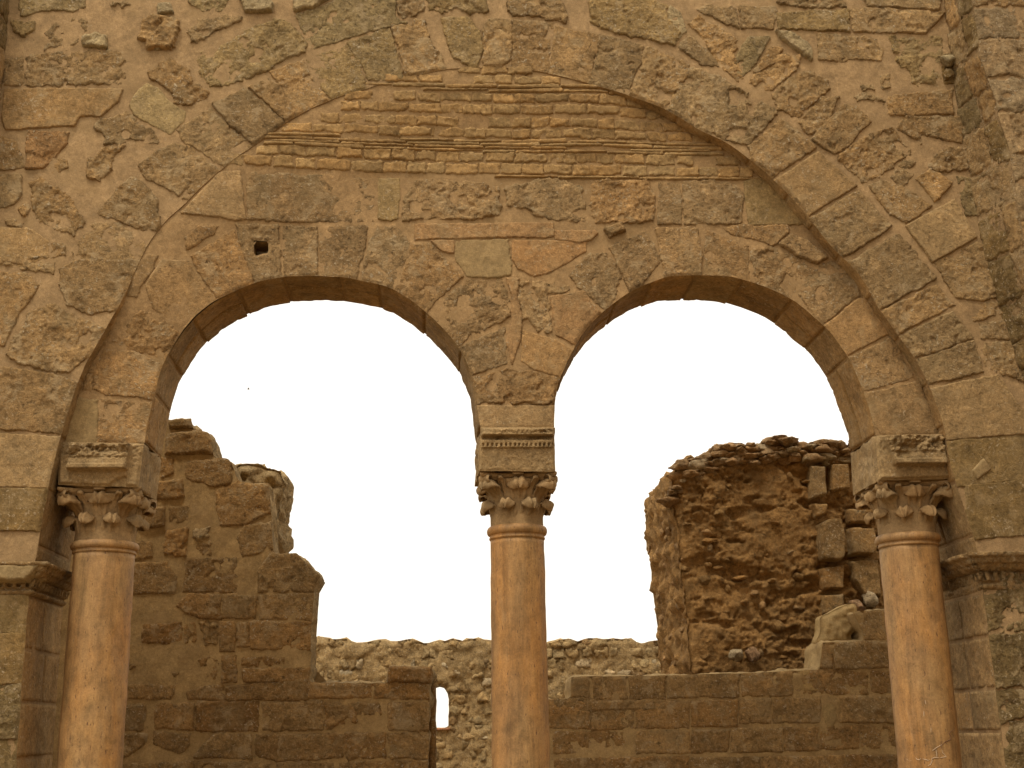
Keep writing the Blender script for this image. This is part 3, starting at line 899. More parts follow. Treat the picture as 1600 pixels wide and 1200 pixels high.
buttress('projecting rough masonry at the upper right edge, leaning outward towards its foot',
         [(1455, -250), (1466, -100), (1475, 0), (1488, 120), (1500, 200), (1518, 300), (1535, 400), (1556, 470), (1590, 570), (1640, 700), (1660, 850), (1670, 1300), (1672, 1800)],
         [(1498, -300), (1508, -100), (1518, 0), (1530, 70), (1543, 120), (1558, 170), (1573, 230), (1592, 320), (1606, 400), (1650, 540), (1700, 700), (1720, 900), (1730, 1300), (1730, 1800)],
         8.0, 1, 5, 0.52)
buttress('narrow strip of projecting masonry at the upper left edge',
         [(24, -250), (18, -100), (14, 0), (8, 100), (-5, 200), (-40, 300), (-90, 400), (-120, 600), (-130, 1300), (-130, 1800)],
         [(6, -300), (-4, -100), (-10, 0), (-20, 100), (-40, 200), (-75, 300), (-130, 400), (-165, 600), (-175, 1300), (-175, 1800)],
         -6.4, -1, 6, 0.4)
# small knob of stone in the corner beside the right buttress
def boulder(name, c, r, mat, parent, color, seed, flat_=(1, 1, 1), sub=3, amp=0.28):
    import bmesh
    bm = bmesh.new(); bmesh.ops.create_icosphere(bm, subdivisions=sub, radius=1.0)
    V = np.array([v.co[:] for v in bm.verts]); Fc = np.array([[v.index for v in f.verts] for f in bm.faces]); bm.free()
    q = V * 1.1 + seed * 3.3
    # facet it a little by clamping against random planes
    rs = np.random.RandomState(seed)
    for _ in range(7):
        n = rs.normal(size=3); n /= np.linalg.norm(n); d = V @ n; lim = rs.uniform(0.55, 0.85)
        V = V - np.clip(d - lim, 0, 9)[:, None] * n
    V = V * (1 + amp * fbm(q, 3)[:, None] + 0.06 * fbm(q * 5, 3)[:, None])
    V = V * (np.array(r) * np.array(flat_)) + np.array(c)
    o = new_mesh(name, V, Fc, mat, parent); o.color = (*color, 1); return o
k1 = at(1480, 95, -0.03); boulder('stone', (k1[0], -0.05, k1[1]), 0.085, M_STONE, wall, K['w'], 4, (0.9, 1.1, 1))
k1 = at(1483, 118, -0.03); boulder('stone', (k1[0], -0.02, k1[1]), 0.08, M_STONE, wall, K['d'], 5, (0.8, .9, 1.1))

# ------------------------------------------------------------------ impost blocks
def impost(label, tl, tr, br, bl_, seed, kind):
    Y0 = 0.11
    loop = rough_line(P([bl_, br, tr, tl], Y0), 0.03, 0.004, seed=seed, freq=12)
    root = thing('impost_block', label, 'impost', (loop[:, 0].mean(), Y0, loop[:, 1].min()), 'impost blocks between arches and capitals')
    x0, x1 = P([bl_, br], Y0)[:, 0]; zb, zt = P([bl_, tl], Y0)[:, 1]
    xt0, xt1 = P([tl, tr], Y0)[:, 0]
    def Hf(pos, uv):
        t = (uv[:, 1] - zb) / (zt - zb); s = (uv[:, 0] - x0) / (x1 - x0)
        st = lambda a, w=0.02: sm((t - a) / w)
        R = ridged(pos * 16, 3); n = fbm(pos * 22, 3)
        if kind == 'side':
            lo_s, hi_s = 0.10 + 0.02 * t, 0.86 + 0.04 * t
            if seed == 33: lo_s, hi_s = 0.24 - 0.16 * t, 0.93 - 0.0 * t
            m = sm((s - lo_s) / 0.03) * sm((hi_s - s) / 0.03)
            p = 0.10 * st(0.30, 0.03) - 0.025 * st(0.42, 0.02) + 0.02 * st(0.60, .02) + 0.02 * st(0.82, 0.05)
            p = p + 0.02 * sm(t / 0.3) 
            er = sm((t - 0.45) / 0.3) * (0.05 * R + 0.05 * sm(fbm(pos * 5 + seed, 3) * 3 + .3)) + 0.03 * sm((fbm(pos * 4 + seed * 2, 3) - .25) * 4)
            h = 0.012 + m * (p - er) + (1 - m) * (0.03 * sm((s - .5) * 2) * 0 - 0.02 * sm((t - .3) * 2) * R)
            return h + 0.003 * n
        # centre block: eroded lip, groove, row of dentils, plain sloping face
        lip = 0.055 * sm((t - 0.76) / 0.05) - sm((t - 0.76) / 0.15) * 0.05 * R * (0.7 + 1.2 * fbm(pos * 6, 3)) - 0.02 * sm((t - .9) / .1)
        groove = -0.045 * sm((t - 0.69) / 0.02) * sm((0.80 - t) / 0.02) * (0.7 + 0.6 * R)
        holes = np.clip(np.cos(uv[:, 0] * 2 * np.pi / 0.044 + 1.5 * fbm(pos * 4, 2)) * 1.3, -1, 1)
        den = 0.03 * sm((t - 0.50) / 0.02) * sm((0.70 - t) / 0.02) - 0.03 * sm((holes - 0.1) * 3) * sm((t - 0.52) / 0.03) * sm((0.62 - t) / 0.03)
        side = sm(s / 0.06) * sm((1 - s) / 0.04)
        wear = sm(0.75 - 1.3 * fbm(pos * 3.2 + 4, 3))
        den = den * (0.35 + 0.65 * wear) - 0.012 * (1 - wear) * R; groove = groove * (0.4 + 0.6 * sm(0.6 + fbm(pos * 5, 2)))
        return 0.008 + side * (lip + groove + den) + 0.004 * n - 0.02 * sm((0.5 - t) * 2) * side
    slab(root, loop, Y0, T_IN + 0.03, 0.007, Hf, M_SMOOTH, (0.32, 0.212, 0.095), er=0.03, drop=0.02, rimamp=0.03, rim_res=0.03, name='carved_face')
    return root
impost('block with a stepped, broken moulding between left capital and left arch', (92, 690), (224, 692), (216, 761), (90, 757), 31, 'side')
impost('block with a worn lip and a row of dentils between middle capital and both arches', (751, 667), (866, 667), (868, 736), (748, 735), 32, 'mid')
impost('block with a sloping panel, dark at its top, between right capital and right arch', (1369, 680), (1481, 677), (1487, 747), (1374, 750), 33, 'side')

# ------------------------------------------------------------------ columns
def lathe(prof, n=72, noise=0.0, seed=0, start=0.0):
    pr = np.array(prof); a = np.linspace(0, 2 * np.pi, n, endpoint=False) + start
    V = np.array([[r * math.cos(t), r * math.sin(t), z] for r, z in pr for t in a])
    if noise:
        k = noise * fbm(V * 5 + seed, 3) / np.maximum(np.linalg.norm(V[:, :2], axis=1), .05)
        V[:, 0] *= 1 + k; V[:, 1] *= 1 + k
    Q = [[i * n + j, i * n + (j + 1) % n, (i + 1) * n + (j + 1) % n, (i + 1) * n + j] for i in range(len(pr) - 1) for j in range(n)]
    return V, np.array(Q)
def merge(parts):
    Vs, Qs, o = [], [], 0
    for V, Q in parts: Vs.append(np.asarray(V, float)); Qs.append(np.asarray(Q, int) + o); o += len(V)
    return np.vstack(Vs), np.vstack(Qs)
def leaf_mesh(phi, path, wid, droop, back, thick, rib=0.012, nt=26, ns=17, lobes=0.0, seed=0):
    """a fleshy leaf: path [(r, z)...]; width, side droop and backward bend given at the same stations"""
    p = spline(path, 8); t = np.linspace(0, 1, nt)
    idx = np.linspace(0, len(p) - 1, nt)
    r = np.interp(idx, range(len(p)), p[:, 0]); z = np.interp(idx, range(len(p)), p[:, 1])
    st = np.linspace(0, 1, len(wid))
    w = np.interp(t, st, wid); dr = np.interp(t, st, droop); bk = np.interp(t, st, back)
    s = np.linspace(-1, 1, ns)
    dp = np.gradient(np.c_[r, z], axis=0); dp /= np.linalg.norm(dp, axis=1)[:, None] + 1e-9
    nr, nz = dp[:, 1], -dp[:, 0]          # outward normal in the (r, z) plane
    layers = []
    for off in (0, 1):
        lay_ = np.zeros((nt, ns, 3))
        for i in range(nt):
            lob = 1 + lobes * np.cos(s * 3 * np.pi) * t[i] ** 3
            h = rib * np.exp(-(s / 0.14) ** 2) * sm(t[i] * 2) - rib * 0.7 * np.exp(-((np.abs(s) - 0.42) / 0.16) ** 2)
            rr = r[i] - bk[i] * s ** 2 + nr[i] * h - off * thick * nr[i]
            zz = z[i] - dr[i] * s ** 2 * lob + nz[i] * h - off * thick * nz[i]
            ww = w[i] * s * (0.92 if off else 1)
            lay_[i] = np.c_[rr * math.cos(phi) - ww * math.sin(phi), rr * math.sin(phi) + ww * math.cos(phi), zz]
        layers.append(lay_)
    a, b = layers
    ring = np.concatenate([a, b[:, ::-1]], 1); m = ring.shape[1]      # nt x 2ns loop
    V = ring.reshape(-1, 3) 
    Q = [[i * m + j, i * m + (j + 1) % m, (i + 1) * m + (j + 1) % m, (i + 1) * m + j] for i in range(nt - 1) for j in range(m)]
    Q += [[(nt - 1) * m + j, (nt - 1) * m + j + 1, (nt - 1) * m + m - 2 - j, (nt - 1) * m + m - 1 - j] for j in range(ns - 1)]
    V = V + 0.012 * np.c_[fbm(V * 9 + seed, 3), fbm(V * 9 + 9 + seed, 3), fbm(V * 9 + 20 + seed, 3)]
    return V, np.array(Q)

YC = 0.545
CARV = (0.325, 0.21, 0.095)
def column(label, pc, py_sh, py_rb, py_top, wpx, half, seed, tint):
    rnd = random.Random(seed)
    cx = at(pc, py_sh, YC)[0]
    Ysf = YC - 0.28
    zs = at(pc, py_sh, Ysf)[1]; zr = at(pc, py_rb, Ysf)[1]; zt = at(pc, py_top, 0.13)[1]
    dist = np.dot(np.array([cx, YC, zs]) - EYE, _f)
    r = wpx / 2 / F_PX * dist * 0.998
    root = thing('column', label, 'column', (cx, YC, 0), 'columns carrying the two small arches')
    O = np.array([cx, YC, 0])
    # base and shaft with a slight taper
    V, Q = lathe([(0, 0.0), (r * 1.5, 0.0), (r * 1.5, 0.1), (r * 1.42, 0.14), (r * 1.45, 0.2), (r * 1.3, 0.25), (r * 1.18, 0.27), (r * 1.25, 0.33), (r * 1.1, 0.38), (r * 1.04, 0.4)], 64, 0.006, seed)
    new_mesh('base', V + O, Q, M_CARVED, root).color = (*CARV, 1)
    pr = [(r * (1.05 - 0.05 * t), 0.4 + (zs - 0.4) * t) for t in np.linspace(0, 1, 60)]
    pr += [(r * 1.0, zs)]
    V, Q = lathe(pr, 96, 0.006, seed)
    new_mesh('shaft', V + O, Q, M_MARBLE, root).color = (*tint, 1)
    h = zr - zs
    ring = [(r * 0.99, zs - 0.005), (r * 1.03, zs), (r * 1.05, zs + .10 * h), (r * 1.03, zs + .2 * h), (r * 1.035, zs + .3 * h), (r * 1.09, zs + .38 * h), (r * 1.125, zs + .55 * h), (r * 1.12, zs + .75 * h), (r * 1.07, zs + .93 * h), (r * 1.0, zs + 1.0 * h)]
    ring = [tuple(x) for x in spline(ring, 4)]
    V, Q = lathe(ring, 96, 0.005, seed + 3)
    new_mesh('neck_ring', V + O, Q, M_MARBLE, root).color = (*tint, 1)
    # capital
    Hc = zt - zr; rb = r * 0.99
    bell = [(rb, zr - .01), (rb * 1.0, zr + .3 * Hc), (rb * 1.03, zr + .5 * Hc), (rb * 1.12, zr + .68 * Hc), (rb * 1.26, zr + .80 * Hc), (rb * 1.3, zr + .86 * Hc), (0, zr + .86 * Hc)]
    V, Q = lathe([tuple(x) for x in spline(bell[:-1], 5)] + [bell[-1]], 72, 0.006, seed)
    cap = new_mesh('capital', V + O, Q, M_CARVED, root, origin=O + [0, 0, zr]); cap.color = (*CARV, 1)
    cap['label'] = 'leafy Corinthian capital with plain fleshy leaves'
    # abacus: four hollowed sides, cut corners
    def outline(hh, k):
        pts = []
        for q in range(4):
            a = q * math.pi / 2
            for t in np.linspace(-0.86, 0.86, 22):
                x = hh - k * hh * (1 - (t / 0.86) ** 2) ; y = hh * t * 1.12
                pts.append((x * math.cos(a) - y * math.sin(a), x * math.sin(a) + y * math.cos(a)))
        return np.array(pts)
    parts = []
    levels = [(0.80, .84), (0.86, .84), (0.875, .875), (0.95, .89), (1.0, .93), (1.0, .975), (0.6, .985)]
    L = []
    for sc_, zz in levels: L.append(np.c_[outline(half * sc_, 0.17), np.full(88, zr + zz * Hc)])
    V = np.vstack(L); n = 88
    V = V + 0.005 * np.c_[fbm(V * 9 + seed, 3), fbm(V * 9 + 5 + seed, 3), fbm(V * 9 + 8 + seed, 3)]
    Q = [[i * n + j, i * n + (j + 1) % n, (i + 1) * n + (j + 1) % n, (i + 1) * n + j] for i in range(len(levels) - 1) for j in range(n)]
    new_mesh('abacus', V + O, Q, M_CARVED, cap).color = (*CARV, 1)
    # small block under the impost and the four bosses
    b = box('bearing_block', tuple(O + [-half * .62, -half * .62, zr + .97 * Hc]), tuple(O + [half * .62, half * .62, zr + 1.05 * Hc]), M_CARVED, cap, CARV)
    for q in range(4):
        a = q * math.pi / 2; c, s = math.cos(a), math.sin(a)
        w, d0, d1 = 0.058, half * .78, half * 0.97
        vs = []
        for zf in (0.93, 0.97, 1.02, 1.06):
            for k in range(16):
                t = k / 16 * 2 * math.pi; X = (d0 + d1) / 2 + (d1 - d0) / 2 * np.sign(math.cos(t)) * abs(math.cos(t)) ** .5; Yv = w * np.sign(math.sin(t)) * abs(math.sin(t)) ** .5
                vs.append((X * c - Yv * s, X * s + Yv * c, zr + zf * Hc))
        Q = [[i * 16 + j, i * 16 + (j + 1) % 16, (i + 1) * 16 + (j + 1) % 16, (i + 1) * 16 + j] for i in range(3) for j in range(16)]
        new_mesh('boss', np.array(vs) + O, Q, M_CARVED, cap).color = (*CARV, 1)
    Z = lambda f: zr + f * Hc
    for k in range(8):
        ph = math.radians(22.5 + 45 * k)
        V, Q = leaf_mesh(ph, [(rb - .02, Z(.02)), (rb + .005, Z(.2)), (rb + .02, Z(.36)), (rb + .05, Z(.44)), (rb + .085, Z(.44)), (rb + .10, Z(.37)), (rb + .085, Z(.29))],
                         [.09, .09, .09, .085, .092, .07, .018], [0, 0, 0, .025, .055, .03, .0], [.02, .02, .02, .03, .055, .05, .01], .022, rib=.016, seed=k + seed)
        new_mesh('leaf', V + O, Q, M_CARVED, cap).color = (*vary(CARV, rnd, .06), 1)
    for k in range(4):
        ph = math.radians(90 * k)
        V, Q = leaf_mesh(ph, [(rb, Z(.45)), (rb + .03, Z(.62)), (rb + .055, Z(.76)), (half * .84, Z(.85)), (half * .93, Z(.84)), (half * .95, Z(.76)), (half * .90, Z(.69))],
                         [.06, .08, .10, .115, .12, .09, .022], [0, 0, .01, .035, .075, .045, .0], [.0, .0, .02, .03, .06, .05, .01], .024, rib=.018, seed=k + 20 + seed)
        new_mesh('leaf', V + O, Q, M_CARVED, cap).color = (*vary(CARV, rnd, .06), 1)
        ph += math.pi / 4; R = half * 1.26
        V, Q = leaf_mesh(ph, [(rb - .01, Z(.38)), (rb + .03, Z(.55)), (rb + .09, Z(.68)), (R * .80, Z(.77)), (R * .95, Z(.79)), (R * 1.0, Z(.74)), (R * .97, Z(.66))],
                         [.05, .07, .09, .11, .115, .08, .02], [0, 0, .02, .05, .07, .04, .0], [.0, .0, .02, .03, .06, .05, .01], .028, rib=.018, seed=k + 30 + seed)
        new_mesh('leaf', V + O, Q, M_CARVED, cap).color = (*vary(CARV, rnd, .06), 1)
        # volute: a short scroll under each abacus corner
        vs = []
        tx, ty = -math.sin(ph), math.cos(ph)
        prof = []
        for u in np.linspace(-1, 1, 11):
            rr = 0.052 * (0.72 + 0.28 * u * u) * (1 if abs(u) < .99 else .6)
            for q in range(18):
                t = q / 18 * 2 * math.pi
                rad = R * .955 + rr * math.cos(t); zz = Z(.845) + rr * math.sin(t) * 1.05
                vs.append((rad * math.cos(ph) + tx * u * .07, rad * math.sin(ph) + ty * u * .07, zz))
        Q = [[i * 18 + j, i * 18 + (j + 1) % 18, (i + 1) * 18 + (j + 1) % 18, (i + 1) * 18 + j] for i in range(10) for j in range(18)]
        vs = np.array(vs); vs = vs + .006 * np.c_[fbm(vs * 10, 2), fbm(vs * 10 + 4, 2), fbm(vs * 10 + 7, 2)]
        new_mesh('volute', vs + O, Q, M_CARVED, cap).color = (*CARV, 1)
        # stalk rising to the volute on both sides of the corner
        for sg in (-1, 1):
            V, Q = leaf_mesh(ph + sg * 0.30, [(rb + .0, Z(.52)), (rb + .03, Z(.66)), (rb + .09, Z(.79)), (R * .86, Z(.86))], [.03, .035, .04, .03], [0, 0, .01, .01], [.01, .01, .01, .01], .03, rib=.008, nt=16, ns=9, seed=k + 50)
            new_mesh('stalk', V + O, Q, M_CARVED, cap).color = (*CARV, 1)
    return root, O, r, zs
column('left of the three columns, warm orange marble shaft beside the left pier', 163.5, 861, 842, 758, 92, 0.405, 41, (1, 1, 1))
column('middle free-standing column of brown marble between the two small arches', 808, 838, 817, 734, 84, 0.39, 42, (1, 1, 1))
rc, RO, RR, RZ = column('right of the three columns, orange marble shaft with scratched writing near its foot', 1419, 850, 830, 747, 89, 0.405, 43, (1, 1, 1))

# scratched letters and a dark crack on the right shaft
M_SCR = flat('pale scratch', (0.50, 0.36, 0.22)); M_CRK = flat('dark crack', (0.16, 0.08, 0.035))
def on_shaft(px, py):
    d = _f + (px - CX) / F_PX * _r + (CY - py) / F_PX * _u
    o = EYE[:2] - RO[:2]; dx, dy = d[0], d[1]
    rr = RR * 1.036
    a = dx * dx + dy * dy; b = 2 * (o[0] * dx + o[1] * dy); c = o @ o - rr * rr
    disc = max(b * b - 4 * a * c, 0); t = (-b - math.sqrt(disc)) / (2 * a)
    p = EYE + t * d
    # radius of the tapered shaft at that height
    rt = RR * (1.05 - 0.05 * (p[2] - 0.4) / (RZ - 0.4))
    n = np.array([p[0] - RO[0], p[1] - RO[1]]); n = n / np.linalg.norm(n)
    return np.array([RO[0] + n[0] * rt, RO[1] + n[1] * rt, p[2]]), np.array([n[0], n[1], 0])
def scratch(name, pts, w, mat):
    P3 = []
    pts = np.array(pts, float) * 0.11666 + np.array([1380, 1060])
    fine = rough_line(pts, 0.8, 0.35, closed=False, seed=int(pts[0][0]), freq=0.4)
    V = []; m = 5
    pts3 = [on_shaft(*q) for q in fine]
    for i, (p, n) in enumerate(pts3):
        q = pts3[min(i + 1, len(pts3) - 1)][0] - pts3[max(i - 1, 0)][0]; q = q / (np.linalg.norm(q) + 1e-9)
        b = np.cross(q, n); ww = w * (0.4 + 0.6 * math.sin(math.pi * (i + .5) / len(pts3)))
        for a in np.linspace(0, math.pi, m): V.append(p - n * .001 + b * ww * math.cos(a) + n * 0.0035 * math.sin(a))
    Q = [[i * m + j, i * m + j + 1, (i + 1) * m + j + 1, (i + 1) * m + j] for i in range(len(pts3) - 1) for j in range(m - 1)]
    return new_mesh(name, V, Q, mat, rc)
for s in ([(310, 1080), (350, 1105), (380, 1100)], [(435, 1060), (450, 1085), (490, 1090), (505, 1070)], [(530, 1080), (560, 1085), (600, 1100), (620, 1090)],
          [(650, 1070), (655, 1110), (640, 1150), (600, 1175)], [(650, 1075), (690, 1060), (750, 1062)], [(660, 970), (705, 935), (780, 890)],
          [(705, 945), (715, 1000), (722, 1055)], [(790, 960), (800, 1000), (850, 1050), (760, 1065)], [(545, 440), (545, 510)], [(560, 290), (572, 345)], [(640, 660), (640, 720)]):
    scratch('scratched_letter', s, 0.0042, M_SCR)
scratch('crack', [(935, 690), (880, 740), (910, 780), (905, 820), (830, 850), (780, 900), (785, 940)], 0.004, M_CRK)
# ------------------------------------------------------------------ ruined walls behind the arcade
def Kp(pts):   # points read from an enlarged crop: origin 180,640 scale .3833
    return [(180 + .3833 * x, 640 + .3833 * y) for x, y in pts]
RND = random.Random(51)
YB = 4.6
COLB = dict(n=(0.315, 0.188, 0.070), d=(0.26, 0.148, 0.052), g=(0.25, 0.16, 0.062), w=(0.36, 0.26, 0.13), o=(0.30, 0.165, 0.055), s=(0.33, 0.225, 0.092), e=(.26,.15,.05))
C_MB = (0.365, 0.245, 0.105)
lb_px = [(-260, 650), (264, 654.5), (299.6, 653.8), (302, 670), (325, 677.6), (331, 697.5), (334, 713), (360, 718), (368, 740), (374, 752), (421.5, 757),
         (424, 800), (425, 864), (463.6, 864), (482, 882), (501, 901), (494, 912), (490, 925), (487, 970), (483, 1066), (606, 1067), (606, 1041), (676, 1041), (675, 1066), (671, 1068), (670, 1200), (669, 1340), (-260, 1340)]
lb = thing('ruined_wall', 'stepped broken wall behind the left arch, patchy brown blocks in mortar', 'wall', (at(200, 900, YB)[0], YB, 0))
loop = rough_line(P(lb_px, YB), 0.03, 0.02, seed=11, freq=6)
lowz = loop[:, 1] < P([(0, 1300)], YB)[0, 1]
loop[lowz, 1] = 0.0
f_lb = Plane(YB)
reg_lb, _ = slab(lb, loop, YB, YB + 0.75, 0.03, lambda p, u: 0.010 * fbm(p * 2, 4) + 0.004 * fbm(p * 9, 2), M_MORTAR, C_MB, er=0.05, drop=0.025, rimamp=0.06, box_=((-6.5, 0), (5, 9)), rmat=M_RUBBLE, rcol=(0.33, 0.225, 0.10))
LB = '''
@ 180 640 .3833
gp: 222 38 310 36 316 74 222 77
p: 212 100 376 98 394 180 208 184
: 190 200 235 200 235 260 190 275
: 290 210 465 205 472 300 400 315 290 282
p: 170 295 270 286 282 360 168 370
: 410 330 520 300 628 310 630 410 530 470 425 475 415 400
: 222 402 298 388 306 464 226 460
p: 90 400 200 400 200 475 90 480
r: 200 490 295 485 290 600 200 595
rw: 310 480 385 478 388 520 350 540 318 520
r: 312 540 360 545 400 520 400 590 350 602
: 500 520 530 470 620 470 638 600 520 600
: 80 540 150 540 150 600 80 610
: 290 610 495 605 500 745 280 742
: 40 630 210 625 255 680 245 745 40 750
: 580 660 640 590 740 585 835 682 800 742 585 742
: 250 800 300 752 430 755 430 850 340 850 290 830
: 440 757 575 757 570 850 440 850
: 590 757 806 750 800 855 590 855
d: 120 880 270 868 275 965 110 945
: 285 870 325 868 325 945 285 948
r: 335 862 420 862 420 958 370 960
: 427 867 490 867 490 985 425 985
: 500 870 545 867 545 965 500 965
: 552 867 800 865 795 980 550 975
r: 340 1020 400 1000 430 1040 420 1110 350 1070
: 436 1005 493 1005 493 1110 440 1110
r: 502 1010 690 1002 690 1045 520 1047
: 520 1057 795 1052 795 1110 520 1110
r: 55 1040 90 1020 80 1050 60 1060
: 225 1070 260 1075 240 1090
@ 0 780 .35
: 500 830 790 830 760 890 500 890
: 835 865 900 835 1000 830 1000 895 845 890
: 1012 838 1370 838 1370 898 1012 898
: 500 920 650 920 640 1035 500 1030
: 690 915 865 910 865 1030 690 1025
d: 880 905 1160 900 1150 1035 875 1035
: 1172 910 1440 900 1440 1030 1172 1035
r: 1450 920 1590 920 1590 1000 1450 1012
: 500 1050 660 1050 640 1100 540 1160 500 1160
: 690 1040 850 1050 850 1100 800 1140 690 1090
: 960 1045 1125 1050 1125 1160 870 1150 900 1110
: 1140 1050 1425 1050 1425 1160 1230 1170 1140 1140
r: 1434 1050 1600 1050 1600 1165 1444 1160
: 500 1185 860 1175 850 1300 500 1300
: 870 1175 1230 1180 1230 1300 870 1300
: 1240 1180 1600 1175 1600 1300 1240 1300
@ 480 960 .35
: 8 318 120 326 290 322 290 372 8 372
: 300 312 530 312 543 375 300 374
dp: 358 226 560 236 558 300 358 300
r: 80 392 350 387 340 450 200 450 90 510
: 360 395 540 395 538 520 360 520
: 170 532 350 530 350 640 180 640
: 360 532 530 532 530 642 370 642
: 200 655 535 655 535 800 200 800
: 10 535 160 540 160 640 10 640
'''
lay(parse(LB), YB, f_lb, reg_lb, lb, 0.021, RND, base=COLB, rough=0.008, pulld=0.10, hs=(0.008, 0.024), bev=0.024, edge=0.018, mat=M_STONE, grow=.022)
# narrow doorway jamb at the wall's right end
loop = rough_line(P([(670, 1069), (681, 1069), (681, 1340), (668, 1340)], YB + 0.25), 0.06, 0.006, seed=12)
loop[loop[:, 1] < P([(0, 1300)], YB)[0, 1], 1] = 0.0
slab(lb, loop, YB + 0.25, YB + 1.0, 0.03, lambda p, u: 0.01 * fbm(p * 5, 3), M_STONE, COLB['d'], er=0.02, name='jamb_face')
# thick rubble core standing up behind it
loop = rough_line(P([(340, 780), (362, 720), (372, 716), (400, 717), (418, 722), (436, 729), (441, 748), (440, 768), (431, 782), (429, 864), (430, 930), (340, 930)], YB + 0.5), 0.05, 0.03, seed=13, freq=5)
core = thing('wall_core', 'pale broken rubble core rising behind the stepped wall, its right edge ragged', 'wall', (loop[:, 0].mean(), YB + .5, loop[:, 1].min()))
loop[loop[:, 1] < P([(0, 925)], YB + .5)[0, 1], 1] = 0.0
zc0 = loop[:, 1].max()
def Hcore(p, u):
    f1, e1 = facet(u, 0.22, 5, 1.3, .7); f2, e2 = facet(u, 0.09, 8, 1.2, .6)
    return 0.08 * fbm(p * 2.6, 4, .6) + 0.09 * f1 + 0.04 * f2
rgc, frc = slab(core, loop, YB + 0.78, YB + 2.0, 0.035, Hcore, M_RUBBLE, (0.42, 0.30, 0.145), er=0.12, drop=0.08, rimamp=0.12, rim_res=0.05, box_=((-4, 3), (1, 9)))

# ------------------------------------------------------------------ low wall behind the right arch
RND = random.Random(52)
rb_px = [(780, 1094), (892, 1091), (893, 1057), (1000, 1056), (1150, 1052), (1282, 1046), (1286, 1004), (1351, 1002), (1349, 985), (1333, 956), (1390, 952), (1450, 950), (1800, 940), (1800, 1340), (770, 1340)]
rb = thing('low_wall', 'low stepped wall of long dark courses behind the right arch', 'wall', (at(1100, 1100, YB)[0], YB, 0))
loop = rough_line(P(rb_px, YB), 0.05, 0.010, seed=15, freq=6)
loop[loop[:, 1] < P([(0, 1300)], YB)[0, 1], 1] = 0.0
reg_rb, f_rb = slab(rb, loop, YB, YB + 0.8, 0.03, lambda p, u: 0.010 * fbm(p * 2, 4) + 0.004 * fbm(p * 9, 2), M_MORTAR, C_MB, er=0.05, drop=0.03, rimamp=0.05, rcol=(0.34, 0.235, 0.105))
RB = '''
@ 480 960 .35
: 1182 283 1255 285 1260 372 1178 372
: 1270 280 1420 276 1430 376 1280 380
: 1440 276 1600 272 1600 378 1440 378
: 900 395 1260 392 1260 510 900 510
: 1272 388 1600 386 1600 425 1272 425
: 1272 432 1480 432 1480 512 1272 515
@ 1040 780 .35
: 10 790 330 787 330 884 10 886
r: 338 787 570 782 570 880 338 885
: 580 785 745 780 700 870 580 872
s: 590 790 690 790 690 860 590 850
: 712 775 910 775 900 870 712 870
: 915 765 1030 768 1030 868 915 862
: 1040 765 1300 765 1300 865 1040 868
: 757 642 1020 640 1025 752 757 758
: 700 650 748 648 745 756 690 756
: 1030 640 1300 640 1300 755 1030 755
: 893 505 1300 500 1300 628 893 630
: -130 905 105 902 105 1022 -130 1022
: 115 900 320 897 320 1012 115 1015
: 330 892 470 892 470 1000 330 1002
: 480 888 690 888 690 995 480 1000
s: 697 885 770 885 760 990 720 1040 705 960
: 782 880 1040 880 1040 1000 780 995
: 1050 880 1300 880 1300 995 1050 998
: -130 1035 110 1033 110 1132 -130 1136
: 118 1032 290 1030 272 1130 118 1136
: 300 1024 520 1022 520 1125 290 1130
: 530 1020 680 1018 680 1120 530 1125
: 690 1012 860 1012 860 1115 690 1120
: 870 1010 1050 1012 1055 1115 870 1115
: 1060 1010 1300 1010 1300 1115 1060 1115
: -500 1038 -140 1036 -140 1132 -500 1136
: -500 905 -140 905 -140 1024 -500 1024
d: -500 1155 100 1152 100 1300 -500 1300
d: 110 1155 420 1152 420 1300 110 1300
: 430 1152 800 1145 800 1300 430 1300
d: 810 1145 1300 1140 1300 1300 810 1300
'''
lay(parse(RB), YB, f_rb, reg_rb, rb, 0.021, RND, base=COLB, rough=0.007, pulld=0.10, hs=(0.004, 0.026), bev=0.022, edge=0.014, grow=.018)
# plaster smeared over the step
lp = spline(P([(1281, 1008), (1284, 985), (1284, 964), (1296, 958), (1314, 948), (1334, 942), (1341, 950), (1340, 968), (1343, 980), (1331, 992), (1336, 1003), (1346, 1008)], YB + .3), 3, True)
slab(rb, lp, YB + .3, YB + .6, 0.02, lambda p, u: 0.04 * fbm(p * 3 + 4, 3) + 0.02 * fbm(p * 9, 2), M_MORTAR, (0.36, 0.25, 0.108), er=0.08, drop=0.05, rimamp=0.02, rim_res=.04, name='plaster_slope')

